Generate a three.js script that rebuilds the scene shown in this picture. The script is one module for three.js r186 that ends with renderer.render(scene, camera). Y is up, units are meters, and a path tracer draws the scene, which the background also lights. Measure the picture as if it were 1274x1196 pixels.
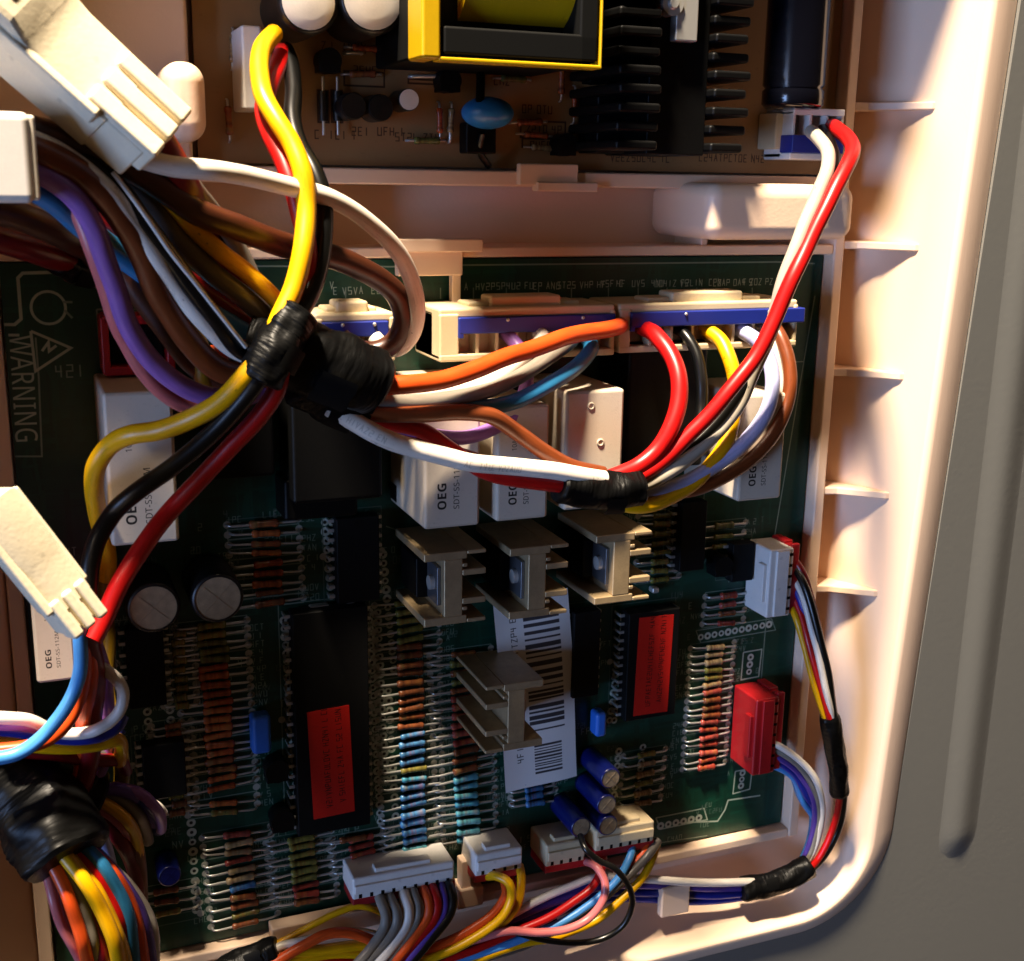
import * as THREE from 'three';
import { RoundedBoxGeometry } from 'three/addons/geometries/RoundedBoxGeometry.js';
import { mergeGeometries, toCreasedNormals } from 'three/addons/utils/BufferGeometryUtils.js';
import { ImprovedNoise } from 'three/addons/math/ImprovedNoise.js';
import { RectAreaLightUniformsLib } from 'three/addons/lights/RectAreaLightUniformsLib.js';

// ---------------------------------------------------------------- camera, light, exposure
const scene = new THREE.Scene();
const camera = new THREE.PerspectiveCamera(42.9, 1274 / 1196, 0.01, 20);
camera.position.set(-0.08245, 0.05388, 0.2023);
camera.up.set(0.0750, 0.9708, -0.2280);
camera.lookAt(0, 0, 0);
camera.focus = 0.212; camera.userData.fStop = 55;
const renderer = new THREE.WebGLRenderer({ antialias: true });
renderer.toneMapping = THREE.LinearToneMapping;
renderer.toneMappingExposure = 1.12;
renderer.shadowMap.enabled = true;
scene.background = new THREE.Color().setRGB(0.034, 0.0200, 0.0105);
RectAreaLightUniformsLib.init();
const LAMP = { at: [-0.33, 1.0, 0.235], power: 18.5, color: [1, 0.84, 0.64], r: 0.06 };
const WIN = { at: [-1.12, -0.12, 0.55], w: 0.34, h: 0.46, power: 17, color: [0.32, 0.52, 1.0] };

// ---------------------------------------------------------------- helpers (geometry is written in mm, in the board's axes)
const MM = 0.001, V = (...a) => new THREE.Vector3(...a);
let seed = 7;
const rnd = () => { seed = (seed * 1664525 + 1013904223) >>> 0; return seed / 4294967296; };
const rr = (a, b) => a + (b - a) * rnd();
const pick = (a) => a[Math.floor(rnd() * a.length)];
const noise = new ImprovedNoise();
const RX = [0.92740563, -0.01610779, -0.37371022], RY = [-0.07500776, 0.97077163, -0.22798306], RZ = [0.36645959, 0.23946394, 0.89909087];
// the point of the board's space, z mm above the board, that lies on the sight line of a photo pixel
function at(px, py, z) {
  const u = (px - 637) / 1522.06, v = (py - 598) / 1522.06;
  const d = [0, 1, 2].map((i) => RX[i] * u + RY[i] * v + RZ[i]), c = RZ.map((q) => -225 * q);
  const t = (-z - c[2]) / d[2];
  return V(c[0] + t * d[0], -(c[1] + t * d[1]), z);
}
const rim = (y) => 17.3 + 0.067 * Math.min(y, 90);                                // the tray's rim, leaning a little against the board
const names = {};
function numbered(n) { const k = names[n] = (names[n] ?? -1) + 1; return k ? n + '_' + String(k).padStart(3, '0') : n; }
const finish = (o) => { o.castShadow = o.receiveShadow = true; return o; };
function thing(name, label, category, group, origin = V(0, 0, 0)) {
  const o = new THREE.Group(); o.name = numbered(name);
  o.position.copy(origin).multiplyScalar(MM); o.userData = { label, category };
  if (group) o.userData.group = group;
  origins.set(o, origin); scene.add(o); return o;
}
const origins = new Map();
const rootOf = (o) => { while (o.parent && o.parent !== scene) o = o.parent; return o; };
function toLocal(g, root) { const q = origins.get(root) || V(0, 0, 0); g = g.clone(); g.translate(-q.x, -q.y, -q.z); g.scale(MM, MM, MM); return g; }
function part(parent, name, geos, mat, props) {
  let g = Array.isArray(geos) ? mergeGeometries(geos.map((x) => { x = x.index ? x.toNonIndexed() : x; for (const k of Object.keys(x.attributes)) if (!['position', 'normal', 'uv'].includes(k)) x.deleteAttribute(k); return x; })) : geos;
  const m = finish(new THREE.Mesh(toLocal(g, rootOf(parent)), mat)); m.name = name;
  if (props) Object.assign(m.userData, props);
  parent.add(m); return m;
}
function box(x0, x1, y0, y1, z0, z1, r = 0.3, s = 2) {
  const w = x1 - x0, h = y1 - y0, d = z1 - z0;
  const g = r > 0 ? new RoundedBoxGeometry(w, h, d, s, Math.min(r, w / 2.01, h / 2.01, d / 2.01)) : new THREE.BoxGeometry(w, h, d);
  g.translate((x0 + x1) / 2, (y0 + y1) / 2, (z0 + z1) / 2); return g;
}
function planar(g, scale = 0.02) {                                   // uv in mm times scale, by the face's main direction
  g = g.index ? g.toNonIndexed() : g; const p = g.attributes.position, n = g.attributes.normal, uv = [];
  for (let i = 0; i < p.count; i++) {
    const a = [Math.abs(n.getX(i)), Math.abs(n.getY(i)), Math.abs(n.getZ(i))], x = p.getX(i), y = p.getY(i), z = p.getZ(i);
    if (a[2] >= a[0] && a[2] >= a[1]) uv.push(x * scale, y * scale); else if (a[0] >= a[1]) uv.push(z * scale, y * scale); else uv.push(x * scale, z * scale);
  }
  g.setAttribute('uv', new THREE.Float32BufferAttribute(uv, 2)); return g;
}
function poly(pts, z0, z1, bevel = 0) {
  const s = new THREE.Shape(pts.map((p) => new THREE.Vector2(p[0], p[1])));
  const g = new THREE.ExtrudeGeometry(s, { depth: z1 - z0 - 2 * bevel, bevelEnabled: bevel > 0, bevelSize: bevel, bevelThickness: bevel, bevelSegments: 2, bevelOffset: -bevel });
  g.translate(0, 0, z0 + bevel); return g;
}
function cyl(x, y, z0, z1, r, r2 = r, n = 24) { const g = new THREE.CylinderGeometry(r2, r, z1 - z0, n); g.rotateX(Math.PI / 2); g.translate(x, y, (z0 + z1) / 2); return g; }
function lathe(pts, x, y, n = 28) { const g = new THREE.LatheGeometry(pts.map((p) => new THREE.Vector2(p[0], p[1])), n); g.rotateX(Math.PI / 2); g.translate(x, y, 0); return g; }
function tube(pts, r, segs, n = 8) { return new THREE.TubeGeometry(new THREE.CatmullRomCurve3(pts, false, 'centripetal'), segs ?? Math.max(8, pts.length * 8), r, n); }

// ---------------------------------------------------------------- procedural textures
function dataTex(n, f, srgb, rx = 1, ry = rx) {
  const a = new Uint8Array(n * n * 4);
  for (let y = 0; y < n; y++) for (let x = 0; x < n; x++) { const c = f(x / n, y / n), k = (y * n + x) * 4; for (let i = 0; i < 3; i++) a[k + i] = Math.max(0, Math.min(255, 255 * (c.length ? c[i] : c))); a[k + 3] = 255; }
  const t = new THREE.DataTexture(a, n, n); t.wrapS = t.wrapT = THREE.RepeatWrapping; t.magFilter = THREE.LinearFilter; t.minFilter = THREE.LinearMipmapLinearFilter; t.generateMipmaps = true;
  if (srgb) t.colorSpace = THREE.SRGBColorSpace; t.repeat.set(rx, ry); t.needsUpdate = true; return t;
}
const tn = (u, v, f, s = 0) => {                                     // tiling noise
  const n = (a, b) => noise.noise(a * f + 17.3 + s, b * f + 9.1, s * 3.7 + .5);
  return 1.3 * ((n(u, v) * (1 - u) + n(u - 1, v) * u) * (1 - v) + (n(u, v - 1) * (1 - u) + n(u - 1, v - 1) * u) * v);
};
const grime = dataTex(256, (u, v) => { let c = 0.96 + tn(u, v, 5) * 0.022 + tn(u, v, 22, 2) * 0.018; if (tn(u, v, 40, 5) > 0.78) c -= 0.07; c += (rnd() - 0.5) * 0.02; return [c, c * 0.993, c * 0.985]; }, true);
const wireGrime = dataTex(256, (u, v) => { const c = 0.92 + tn(u, v, 14, 1) * 0.13 + (tn(u, v, 60, 4) > 0.55 ? -0.13 : 0) + (rnd() - 0.5) * 0.04; return [c, c, c]; }, true);
const fineBump = dataTex(256, (u, v) => 0.5 + tn(u, v, 90, 3) * 0.25 + (rnd() - 0.5) * 0.35, false);
const waveBump = dataTex(256, (u, v) => 0.5 + tn(u, v, 10, 6) * 0.35 + tn(u, v, 34, 8) * 0.15, false);
const brushed = dataTex(256, (u, v) => { const c = 0.9 + tn(u, v, 7, 9) * 0.10 + tn(u * 1, v, 40, 3) * 0.06 + (rnd() - 0.5) * 0.05; return [c, c, c]; }, true);
const M = (color, roughness = 0.5, extra = {}) => new THREE.MeshStandardMaterial({ color, roughness, ...extra });
const dull = (color, roughness, extra = {}) => new THREE.MeshPhysicalMaterial({ color, roughness, specularIntensity: 0.35, ...extra });
const plasticBump = { bumpMap: fineBump, bumpScale: 0.00003 };
const mat = {
  tray: M('#edcdb0', 0.42, { bumpMap: fineBump, bumpScale: 0.00003 }),
  panel: M('#9a988e', 0.33, { metalness: 0.45, bumpMap: fineBump, bumpScale: 0.00002 }),
  nylon: M('#efe3c6', 0.42, { map: grime, ...plasticBump }),
  cream: M('#d9c6a0', 0.5, { map: grime, ...plasticBump }),
  white: M('#e6e2dc', 0.45, { map: grime, ...plasticBump }),
  relay: M('#cdbfab', 0.5, { map: grime, ...plasticBump }),
  blueStrip: M('#1b2a80', 0.4), redPlastic: M('#b3191f', 0.4, { map: grime }), redDark: M('#8a1116', 0.45),
  black: dull('#060606', 0.5, { ...plasticBump }), chip: dull('#0b0b0b', 0.6, { ...plasticBump }),
  tapeSheet: dull('#070707', 0.5, { side: THREE.DoubleSide }), tape: dull('#060606', 0.42, { bumpMap: waveBump, bumpScale: 0.00010 }),
  alu: M('#c2a880', 0.42, { metalness: 0.5, map: brushed }), steel: M('#d4d2cc', 0.28, { metalness: 0.6 }),
  tab: M('#6c6d72', 0.35, { metalness: 0.7 }), tin: M('#cfcdc6', 0.3, { metalness: 0.65 }), capTop: M('#b39a78', 0.45, { metalness: 0.25, map: brushed }),
  capBlue: M('#0c1658', 0.3), ceramicBlue: M('#2a7bc4', 0.3), blueFilm: M('#2f6fd0', 0.35),
  sleeve: M('#12100f', 0.4), brownBoardEdge: M('#6a4a2c', 0.7), greenEdge: M('#0c2f24', 0.6),
  yellowTape: M('#d2a90c', 0.35, { map: grime }), darkCore: dull('#050504', 0.7), whiteBand: M('#f0e7da', 0.4, { map: grime }),
};
const wireColors = { yellow: '#f0b000', red: '#c3100f', black: '#0b0b0a', white: '#efe5d8', orange: '#e9541a', brown: '#7d3c1b', darkbrown: '#4a2412', offwhite: '#b3aa9b', purple: '#9a68b6', blue: '#2f7cae', navy: '#1a2a94', sky: '#4f9be0', grey: '#8a8276', pink: '#d3716e', darkred: '#7d0b10', olive: '#8a6a10', lavender: '#b9bce8', violet: '#5a3f9a', darkgrey: '#57504a' };
const wm = {}; for (const k in wireColors) wm[k] = M(wireColors[k], k === 'black' ? 0.3 : 0.36, { map: wireGrime });
const GLYPHS = [[[0, 0, 0, 2, 1, 2]], [[0, 0, 1, 0], [.5, 0, .5, 2]], [[1, 0, 0, 0, 0, 2, 1, 2], [0, 1, .8, 1]], [[1, 0, 0, 0, 0, 2], [0, 1, .8, 1]], [[0, 0, 0, 2], [1, 0, 1, 2], [0, 1, 1, 1]], [[.5, 0, .5, 2]], [[0, 2, 0, 0, 1, 2, 1, 0]], [[0, 2, 0, 0, 1, 0, 1, 1, 0, 1]], [[0, 0, 0, 2, 1, 2, 1, 0]], [[0, 0, 1, 0, 0, 2, 1, 2]], [[1, 0, 0, 0, 0, 2, 1, 2]], [[0, 0, .5, 2, 1, 0]], [[0, 2, .5, 0, 1, 2], [.25, 1.2, .75, 1.2]], [[0, 0, 1, 0, 1, 2, 0, 2, 0, 0]], [[0, 0, 1, 0, 1, 1, 0, 1, 0, 2, 1, 2]], [[0, 0, 0, 1, 1, 1], [.8, 0, .8, 2]], [[1, 0, 0, 0, 0, 1, 1, 1, 1, 2, 0, 2]]];
const printed = {};
for (const k of ['white', 'yellow', 'offwhite']) {
  const t = canvasTex(512, 96, (c, w, h) => { c.fillStyle = '#f4f3f0'; c.fillRect(0, 0, w, h); for (let i = 0; i < 260; i++) { c.fillStyle = `rgba(60,45,30,${rr(.02, .10)})`; c.fillRect(rr(0, w), rr(0, h), rr(1, 40), rr(1, 3)); } for (let i = 0; i < 14; i++) { c.fillStyle = `rgba(30,20,15,${rr(.15, .45)})`; c.fillRect(rr(0, w), rr(0, h), rr(1, 5), rr(1, 3)); } for (const x0 of [30, 290]) marks(c, x0, 52, 15, 10, 'rgba(45,36,30,0.26)'); });
  t.wrapS = t.wrapT = THREE.RepeatWrapping; printed[k] = M(wireColors[k], 0.38, { map: t });
}
function canvasTex(w, h, draw) { const c = document.createElement('canvas'); c.width = w; c.height = h; draw(c.getContext('2d'), w, h); const t = new THREE.CanvasTexture(c); t.colorSpace = THREE.SRGBColorSpace; t.anisotropy = 8; return t; }
function faceSheet(x0, x1, y0, y1, z, th = 0.06) { const g = new THREE.BoxGeometry(x1 - x0, y1 - y0, th); g.translate((x0 + x1) / 2, (y0 + y1) / 2, z + th / 2); return g; }
// print too small to read in the photograph: rows of letter-sized strokes
function marks(c, x, y, n, size, color, gap = 0.34) {
  c.strokeStyle = color; c.lineWidth = Math.max(1, size * 0.12); const w = size * 0.48, h = size / 2; let last = -1;
  for (let i = 0; i < n; i++) {
    if (i && i < n - 1 && rnd() < 0.16) { x += size * 0.5; continue; }
    let k = Math.floor(rnd() * GLYPHS.length); if (k === last) k = (k + 5) % GLYPHS.length; last = k;
    for (const st of GLYPHS[k]) { c.beginPath(); for (let j = 0; j < st.length; j += 2) { const X = x + st[j] * w, Y = y - size + st[j + 1] * h; j ? c.lineTo(X, Y) : c.moveTo(X, Y); } c.stroke(); }
    x += w + size * gap;
  }
}

// ---------------------------------------------------------------- the lamp and the window that light the scene (both outside the frame)
{
  const l = thing('ceiling_lamp', 'round warm lamp bulb high above the open control tray', 'lamp', null, V(...LAMP.at).multiplyScalar(1000));
  const p = V(...LAMP.at).multiplyScalar(1000);
  const bulb = new THREE.SphereGeometry(62, 28, 18); bulb.translate(p.x, p.y, p.z);
  part(l, 'bulb', bulb, new THREE.MeshStandardMaterial({ color: '#ffffff', emissive: new THREE.Color(...LAMP.color), emissiveIntensity: 1.4 }));
  part(l, 'socket', (() => { const g = new THREE.CylinderGeometry(14, 22, 40, 20); g.translate(p.x, p.y + 79, p.z); return g; })(), mat.white);
  const pl = new THREE.PointLight(new THREE.Color(...LAMP.color), LAMP.power); pl.position.set(...LAMP.at); pl.castShadow = true; pl.shadow.radius = LAMP.r / 0.02; scene.add(pl);
  const wv = V(...WIN.at), w = new THREE.Group(); w.name = numbered('window'); w.userData = { label: 'pale blue daylit window standing far to the left of the tray', category: 'window' };
  w.position.copy(wv); w.lookAt(0, 0, 0); scene.add(w);
  const pane = new THREE.Mesh(new THREE.PlaneGeometry(WIN.w, WIN.h), new THREE.MeshStandardMaterial({ color: '#000000', emissive: new THREE.Color(...WIN.color), emissiveIntensity: 0.8 })); pane.name = 'pane'; w.add(pane);
  const f = []; for (const [a, b, c, d] of [[0, WIN.h / 2 + .02, WIN.w + .08, .04], [0, -WIN.h / 2 - .02, WIN.w + .08, .04], [WIN.w / 2 + .02, 0, .04, WIN.h], [-WIN.w / 2 - .02, 0, .04, WIN.h]]) { const g = new THREE.BoxGeometry(c, d, .04); g.translate(a, b, 0); f.push(g); }
  const fr = finish(new THREE.Mesh(mergeGeometries(f), mat.white)); fr.name = 'frame'; w.add(fr);
  const ra = new THREE.RectAreaLight(new THREE.Color(...WIN.color), WIN.power, WIN.w, WIN.h); const n = wv.clone().normalize();
  ra.position.copy(wv).addScaledVector(n, -0.025); ra.lookAt(0, 0, 0); scene.add(ra);
}

// ---------------------------------------------------------------- metal back panel with its pressed rib
function roundRect(x0, x1, y0, y1, r, n = 14) {                       // counter-clockwise from the right side, bottom first
  const out = []; for (const [cx, cy, a] of [[x1 - r, y1 - r, 0], [x0 + r, y1 - r, 1], [x0 + r, y0 + r, 2], [x1 - r, y0 + r, 3]]) for (let i = 0; i <= n; i++) { const t = (a + i / n) * Math.PI / 2; out.push([cx + r * Math.cos(t), cy + r * Math.sin(t)]); }
  return out;
}
const TX0 = -160, TX1 = 80.2, TY0 = -100, TY1 = 118, TR = 17;
{
  const s = new THREE.Shape([[-320, -320], [330, -320], [330, 400], [-320, 400]].map((p) => new THREE.Vector2(...p)));
  s.holes.push(new THREE.Path(roundRect(TX0 - 6.5, TX1 + 6.5, TY0 - 6.5 * .62, TY1 + 6.5, TR + 6.5 * .8, 16).reverse().map((p) => new THREE.Vector2(...p))));
  const g = new THREE.ExtrudeGeometry(s, { depth: 1, bevelEnabled: false }); const p = g.attributes.position;
  for (let i = 0; i < p.count; i++) p.setZ(i, p.getZ(i) - 1.95 + 17.3 + 0.067 * p.getY(i));
  g.computeVertexNormals();
  const pan = part(scene, 'metal_panel', planar(g, 0.01), mat.panel, { kind: 'structure' });
  const A = [98, 40], B = [105.5, -88], R = 6.8, nx = 28, ny = 80, pos = [], uv = [], idx = [];
  const L = Math.hypot(B[0] - A[0], B[1] - A[1]), ux = [(B[0] - A[0]) / L, (B[1] - A[1]) / L], vx = [-ux[1], ux[0]];
  const top = 60;
  for (let j = 0; j <= ny; j++) for (let i = 0; i <= nx; i++) {
    const s_ = -top + (L + top + R) * j / ny, t = (i / nx * 2 - 1) * R; const d = Math.hypot(t, Math.max(0, s_ - L)) / R;
    const x = A[0] + ux[0] * s_ + vx[0] * t, y = A[1] + ux[1] * s_ + vx[1] * t; const k = Math.max(0, 1 - d); const h = 0.95 * k * k * (3 - 2 * k) - 0.12;
    pos.push(x, y, 17.3 + 0.067 * y - .95 + h); uv.push(x * .01, y * .01);
  }
  for (let j = 0; j < ny; j++) for (let i = 0; i < nx; i++) { const a = j * (nx + 1) + i; idx.push(a, a + nx + 1, a + 1, a + 1, a + nx + 1, a + nx + 2); }
  const rg = new THREE.BufferGeometry(); rg.setAttribute('position', new THREE.Float32BufferAttribute(pos, 3)); rg.setAttribute('uv', new THREE.Float32BufferAttribute(uv, 2)); rg.setIndex(idx); rg.computeVertexNormals();
  part(pan, 'pressed_rib', rg, mat.panel);
}

// ---------------------------------------------------------------- beige plastic tray
const tray = thing('control_tray', 'beige moulded plastic tray with ribs and rounded corner holding both circuit boards', 'tray');
{
  part(tray, 'floor', planar(box(TX0 + 6, TX1 - 7, TY0 + 3, TY1 - 6, -11, -8, 0)), mat.tray);
  const ringWall = (prof, n = 16) => {                                // prof: [offset from the inner rim, share of the height from floor to rim, extra z]
    const pos = [], uv = [], idx = []; let cols = 0;
    let dist = 0; prof.forEach(([off, t, ex], j) => { if (j) dist += Math.hypot(off - prof[j - 1][0], (t - prof[j - 1][1]) * 28); const ring = roundRect(TX0 - off, TX1 + off, TY0 - off * 0.62, TY1 + off, TR + off * 0.8, n); cols = ring.length; let run = 0; ring.concat([ring[0]]).forEach((q, i, a) => { if (i) run += Math.hypot(q[0] - a[i - 1][0], q[1] - a[i - 1][1]); pos.push(q[0], q[1], -8.5 + t * (rim(q[1]) + 8.5) + ex); uv.push(run * .02, dist * .02); }); });
    const w = cols + 1; for (let j = 0; j < prof.length - 1; j++) for (let i = 0; i < cols; i++) { const a = j * w + i; idx.push(a, a + w, a + 1, a + 1, a + w, a + w + 1); }
    const g = new THREE.BufferGeometry(); g.setAttribute('position', new THREE.Float32BufferAttribute(pos, 3)); g.setAttribute('uv', new THREE.Float32BufferAttribute(uv, 2)); g.setIndex(idx); g.computeVertexNormals(); return g;
  };
  part(tray, 'side_wall', ringWall([[-13, 0, 0], [-11, .03, 0], [-9.6, .12, 0], [-8.4, .25, 0], [-6, .45, 0], [-3.4, .68, 0], [-1.2, .9, 0], [-0.5, .97, 0]]), mat.tray);
  part(tray, 'rim', toCreasedNormals(ringWall([[-0.5, .97, 0], [-0.1, 1, .0], [.5, 1, .3], [1.0, 1, .38], [5.9, 1, -.72], [6.3, 1, -.9], [6.5, 1, -1.15], [6.6, 1, -3]]), 0.9), mat.tray);
  for (const [py, px] of [[-140, 1216], [132, 1182], [308, 1158], [470, 1135], [622, 1110], [748, 1090]]) {
    const y = at(px - 20, py, 12).y; const g = poly([[67, -8.2], [67, 2.6], [70, 3.6], [79.2 - 2.2, .60 * rim(y)], [79.6, .66 * rim(y)], [79.6, -8.2]], 0, 1.5, 0.25); g.rotateX(Math.PI / 2); g.translate(0, y + .75, 0);
    part(tray, 'rib', planar(g), mat.tray);
  }
  part(tray, 'board_surround', [planar(box(65.3, 67.6, -84.4, 110, -8.2, 3, .4)), planar(box(-86.6, 65.3, -84.6, -82.6, -8.2, 2.6, .4)), planar(box(-87, -84.6, -82, 43, -8.2, 2.6, .4))], mat.tray);
  part(tray, 'divider_ledge', [planar(box(-60, 65.2, 52.6, 55.2, -8.2, 2.8, .4))], mat.tray);
  part(tray, 'divider_ledge', [planar(box(-84, 65.2, 40.7, 42.5, -8.2, 2.8, .4))], mat.tray);
  for (const x of [36.2, -36]) part(tray, 'rib', planar(box(x, x + 1.4, 42.4, 52.7, -8.2, 2.0, .3)), mat.tray);
  part(tray, 'boss', planar(box(30.2, 61.0, 44, 53.8, -8.2, 14.6, 2.6, 4)), mat.tray);
  part(tray, 'side_block', [planar(box(-140, -55.2, 45, 112, -8.2, 3.6, .8))], mat.tray);
  part(tray, 'hinge_wall', [planar(box(TX0 + 2, -73, 97, 111, -8.2, 42, 3, 4))], mat.tray);   // above the frame; its shade lies over the left half of the board
  part(tray, 'side_block', [planar(box(-130, -87.2, -118, -46, -8.4, -5, .8))], mat.tray);
  part(tray, 'side_block', [planar(box(-130, -87.2, -45.4, -8, -8.3, -.5, .8))], mat.tray);
  const pc = at(231, 126, 16); part(tray, 'retaining_post', planar(box(pc.x - 3.1, pc.x + 3.1, pc.y - 5.6, pc.y + 5.6, 3, 16, 2.9, 5)), mat.tray);
  part(tray, 'partition_wall', [planar(box(-120, -115.5, -112, 96, -8.3, 37, 1.2, 3))], mat.tray);   // beyond the frame on the left
  // clips that hold the boards
  const c1 = at(690, 222, 3); part(tray, 'clip', [planar(box(c1.x - 7, c1.x + 4, c1.y - 1.2, c1.y + 2.4, 2.5, 4.2, .3)), planar(box(c1.x - 4, c1.x + 7.5, c1.y - 2.2, c1.y - .6, 2.5, 5.0, .3))], mat.tray);
  const c2 = at(540, 318, 4); part(tray, 'clip', [planar(box(c2.x - 8, c2.x + 8.4, c2.y + .6, c2.y + 2.8, 2.4, 5.2, .3)), planar(box(c2.x - 6.4, c2.x + 5.2, c2.y - 3.4, c2.y + 1, 2.2, 4.0, .3)), planar(box(c2.x + 3.6, c2.x + 5.2, c2.y - 9, c2.y - 3, 1.2, 3.0, .2))], mat.tray);
  const c3 = at(350, 1158, 3); part(tray, 'clip', [planar(box(c3.x - 2, c3.x + 20, c3.y - 2.4, c3.y + 1.4, 1.0, 4.2, .3))], mat.tray);
  const c4 = at(583, 1112, 4); part(tray, 'clip', [planar(box(c4.x - 2.4, c4.x + 3.0, c4.y - 3, c4.y + 1.2, -4, 4.4, .4)), planar(box(c4.x - 1.4, c4.x + .6, c4.y + 1, c4.y + 7, 1, 3.8, .3))], mat.tray);
}

// ---------------------------------------------------------------- green main board
const BX0 = -84.2, BX1 = 64.9, BY0 = -82.2, BY1 = 40.3;
const board = thing('main_circuit_board', 'large dark green circuit board crowded with relays, chips and resistor rows', 'circuit board');
const S = 2048 / 150;
const onTex = (px, py, z = 0) => { const p = at(px, py, z); return [(p.x - BX0) * S, (BY1 - p.y) * S]; };
const silk = [];                                                     // resistor outlines, filled in while the components are placed
function boardTexture() {
  return canvasTex(2048, 1700, (c, w, h) => {
    c.fillStyle = '#0a3a2b'; c.fillRect(0, 0, w, h);
    for (let i = 0; i < 900; i++) {                                   // traces under the solder mask
      c.strokeStyle = pick(['#0c4030', '#0b3c2c', '#093426', '#0c4232']); c.lineWidth = rr(4, 16); let x = rr(0, w), y = rr(0, h); c.beginPath(); c.moveTo(x, y);
      for (let k = 0; k < 4; k++) { const l = rr(20, 190) * (rnd() < .5 ? -1 : 1); if (rnd() < .5) x += l; else y += l; if (rnd() < .4) { x += 18; y += 18; } c.lineTo(x, y); } c.stroke();
    }
    for (let i = 0; i < 3000; i++) { const v = Math.floor(rr(20, 90)); c.fillStyle = `rgba(${v},${v + 20},${v},0.16)`; c.fillRect(rr(0, w), rr(0, h), rr(1, 5), rr(1, 5)); }
    const white = '#a9b5a4', dim = '#7d8d7e';
    const line = (pts, lw = 3, col = white) => { c.strokeStyle = col; c.lineWidth = lw; c.beginPath(); pts.forEach(([x, y], i) => { const q = onTex(x, y); i ? c.lineTo(...q) : c.moveTo(...q); }); c.stroke(); };
    line([[575, 330], [860, 327], [966, 326], [1014, 328]], 4, dim); line([[1014, 368], [960, 690], [946, 860]], 3.4, dim); line([[280, 331], [500, 332]], 4, dim);
    line([[0, 404], [18, 404], [26, 397], [22, 346], [28, 340], [88, 338]], 7); line([[0, 568], [52, 568], [48, 470], [44, 420]], 4, dim); line([[0, 520], [2, 580]], 4, dim);
    line([[843, 1024], [893, 1022], [902, 1008], [906, 996], [946, 990]], 5);
    line([[816, 1018], [876, 1006], [880, 1020], [822, 1032], [816, 1018]], 4); line([[814, 1050], [880, 1040]], 3, dim);
    line([[866, 785], [960, 770], [965, 784], [872, 800], [866, 785]], 3, dim); line([[925, 812], [948, 808], [944, 842], [922, 846], [925, 812]], 4); line([[915, 960], [936, 956], [933, 982], [912, 988], [915, 960]], 4);
    line([[120, 385], [210, 385], [212, 455], [126, 455], [120, 385]], 4, dim); line([[480, 655], [520, 668]], 3, dim);
    line([[1000, 450], [958, 452], [950, 520]], 3, dim);
    for (const [x0, y0, n, dx, dy] of [[822, 1028, 6, 9.5, -2], [872, 793, 11, 8.5, -1.6], [353, 772, 26, .8, 10.2], [359, 772, 26, .8, 10.2], [459, 762, 26, .55, 10.4], [470, 762, 20, .5, 11], [715, 762, 9, .2, 12], [776, 770, 12, -1.6, 11.5], [784, 770, 12, -1.8, 11.5], [842, 640, 7, -.3, 11.5], [404, 650, 9, 1, 11.5], [414, 650, 9, 1, 11.5], [476, 690, 14, 1.1, 11], [483, 860, 14, .7, 12], [236, 1000, 12, .8, 12], [176, 790, 18, .9, 12], [205, 800, 18, .9, 12], [934, 818, 3, -1, 9], [924, 962, 3, -1, 8], [800, 930, 8, -1, 9], [770, 935, 7, -1, 9]])
      for (let i = 0; i < n; i++) { const q = onTex(x0 + dx * i, y0 + dy * i); c.fillStyle = '#b9c0b0'; c.beginPath(); c.arc(q[0], q[1], rr(9, 12), 0, 7); c.fill(); c.fillStyle = '#1c1d18'; c.beginPath(); c.arc(q[0], q[1], 4, 0, 7); c.fill(); }
    // legend along the top edge, with its tick lines
    for (const [x, y, n] of [[385, 350, 4], [415, 357, 8], [578, 352, 6], [618, 351, 7], [664, 351, 5], [694, 350, 9], [748, 348, 4], [768, 348, 10], [815, 348, 7], [848, 347, 8], [888, 347, 8], [925, 346, 7]]) { const q = onTex(x, y + 4); marks(c, q[0], q[1] + 10, Math.round(n * 1.2), 16, white); }
    for (const x of [430, 548, 589, 630, 670, 711, 757, 794, 830, 867, 901, 936]) line([[x, 358], [x, 372]], 3, dim);
    // warning block at the left edge
    { const a = onTex(16, 425), b = onTex(30, 548); c.save(); c.translate(9, a[1] - 14); c.rotate(Math.PI / 2 + 0.02); c.fillStyle = white; c.font = '62px sans-serif'; const l = Math.hypot(b[0] - a[0], b[1] - a[1]) + 20; const m = c.measureText('WARNING').width; c.scale(l / m, 1.0); c.fillText('WARNING', 0, 0); c.restore(); }
    line([[10, 417], [24, 417]], 6); line([[38, 412], [88, 433], [44, 462], [38, 412]], 6); line([[52, 437], [60, 426], [61, 437], [70, 430]], 6);
    { const q = onTex(60, 383); c.strokeStyle = white; c.lineWidth = 6; c.beginPath(); c.arc(q[0], q[1], 34, 0, 7); c.stroke(); line([[78, 376], [90, 376]], 5, dim); line([[80, 386], [90, 396]], 5, dim); }
    { const q = onTex(70, 470); marks(c, q[0], q[1], 3, 26, dim); }
    for (const [x, y, ww, hh] of silk) { const q = [(x - BX0) * S, (BY1 - y) * S]; c.strokeStyle = rnd() < .5 ? dim : '#56665a'; c.lineWidth = 2.4; c.strokeRect(q[0] - ww * S / 2, q[1] - hh * S / 2, ww * S, hh * S); if (rnd() < .8) marks(c, q[0] + ww * S / 2 + 6, q[1] + 8, 3, 15, dim); if (rnd() < .5) marks(c, q[0] - ww * S / 2 - 38, q[1] + 8, 3, 15, dim); for (const d of [-1, 1]) { c.fillStyle = '#a9a89a'; c.beginPath(); c.arc(q[0] + d * ww * S / 2, q[1], 9, 0, 7); c.fill(); } }
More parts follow.
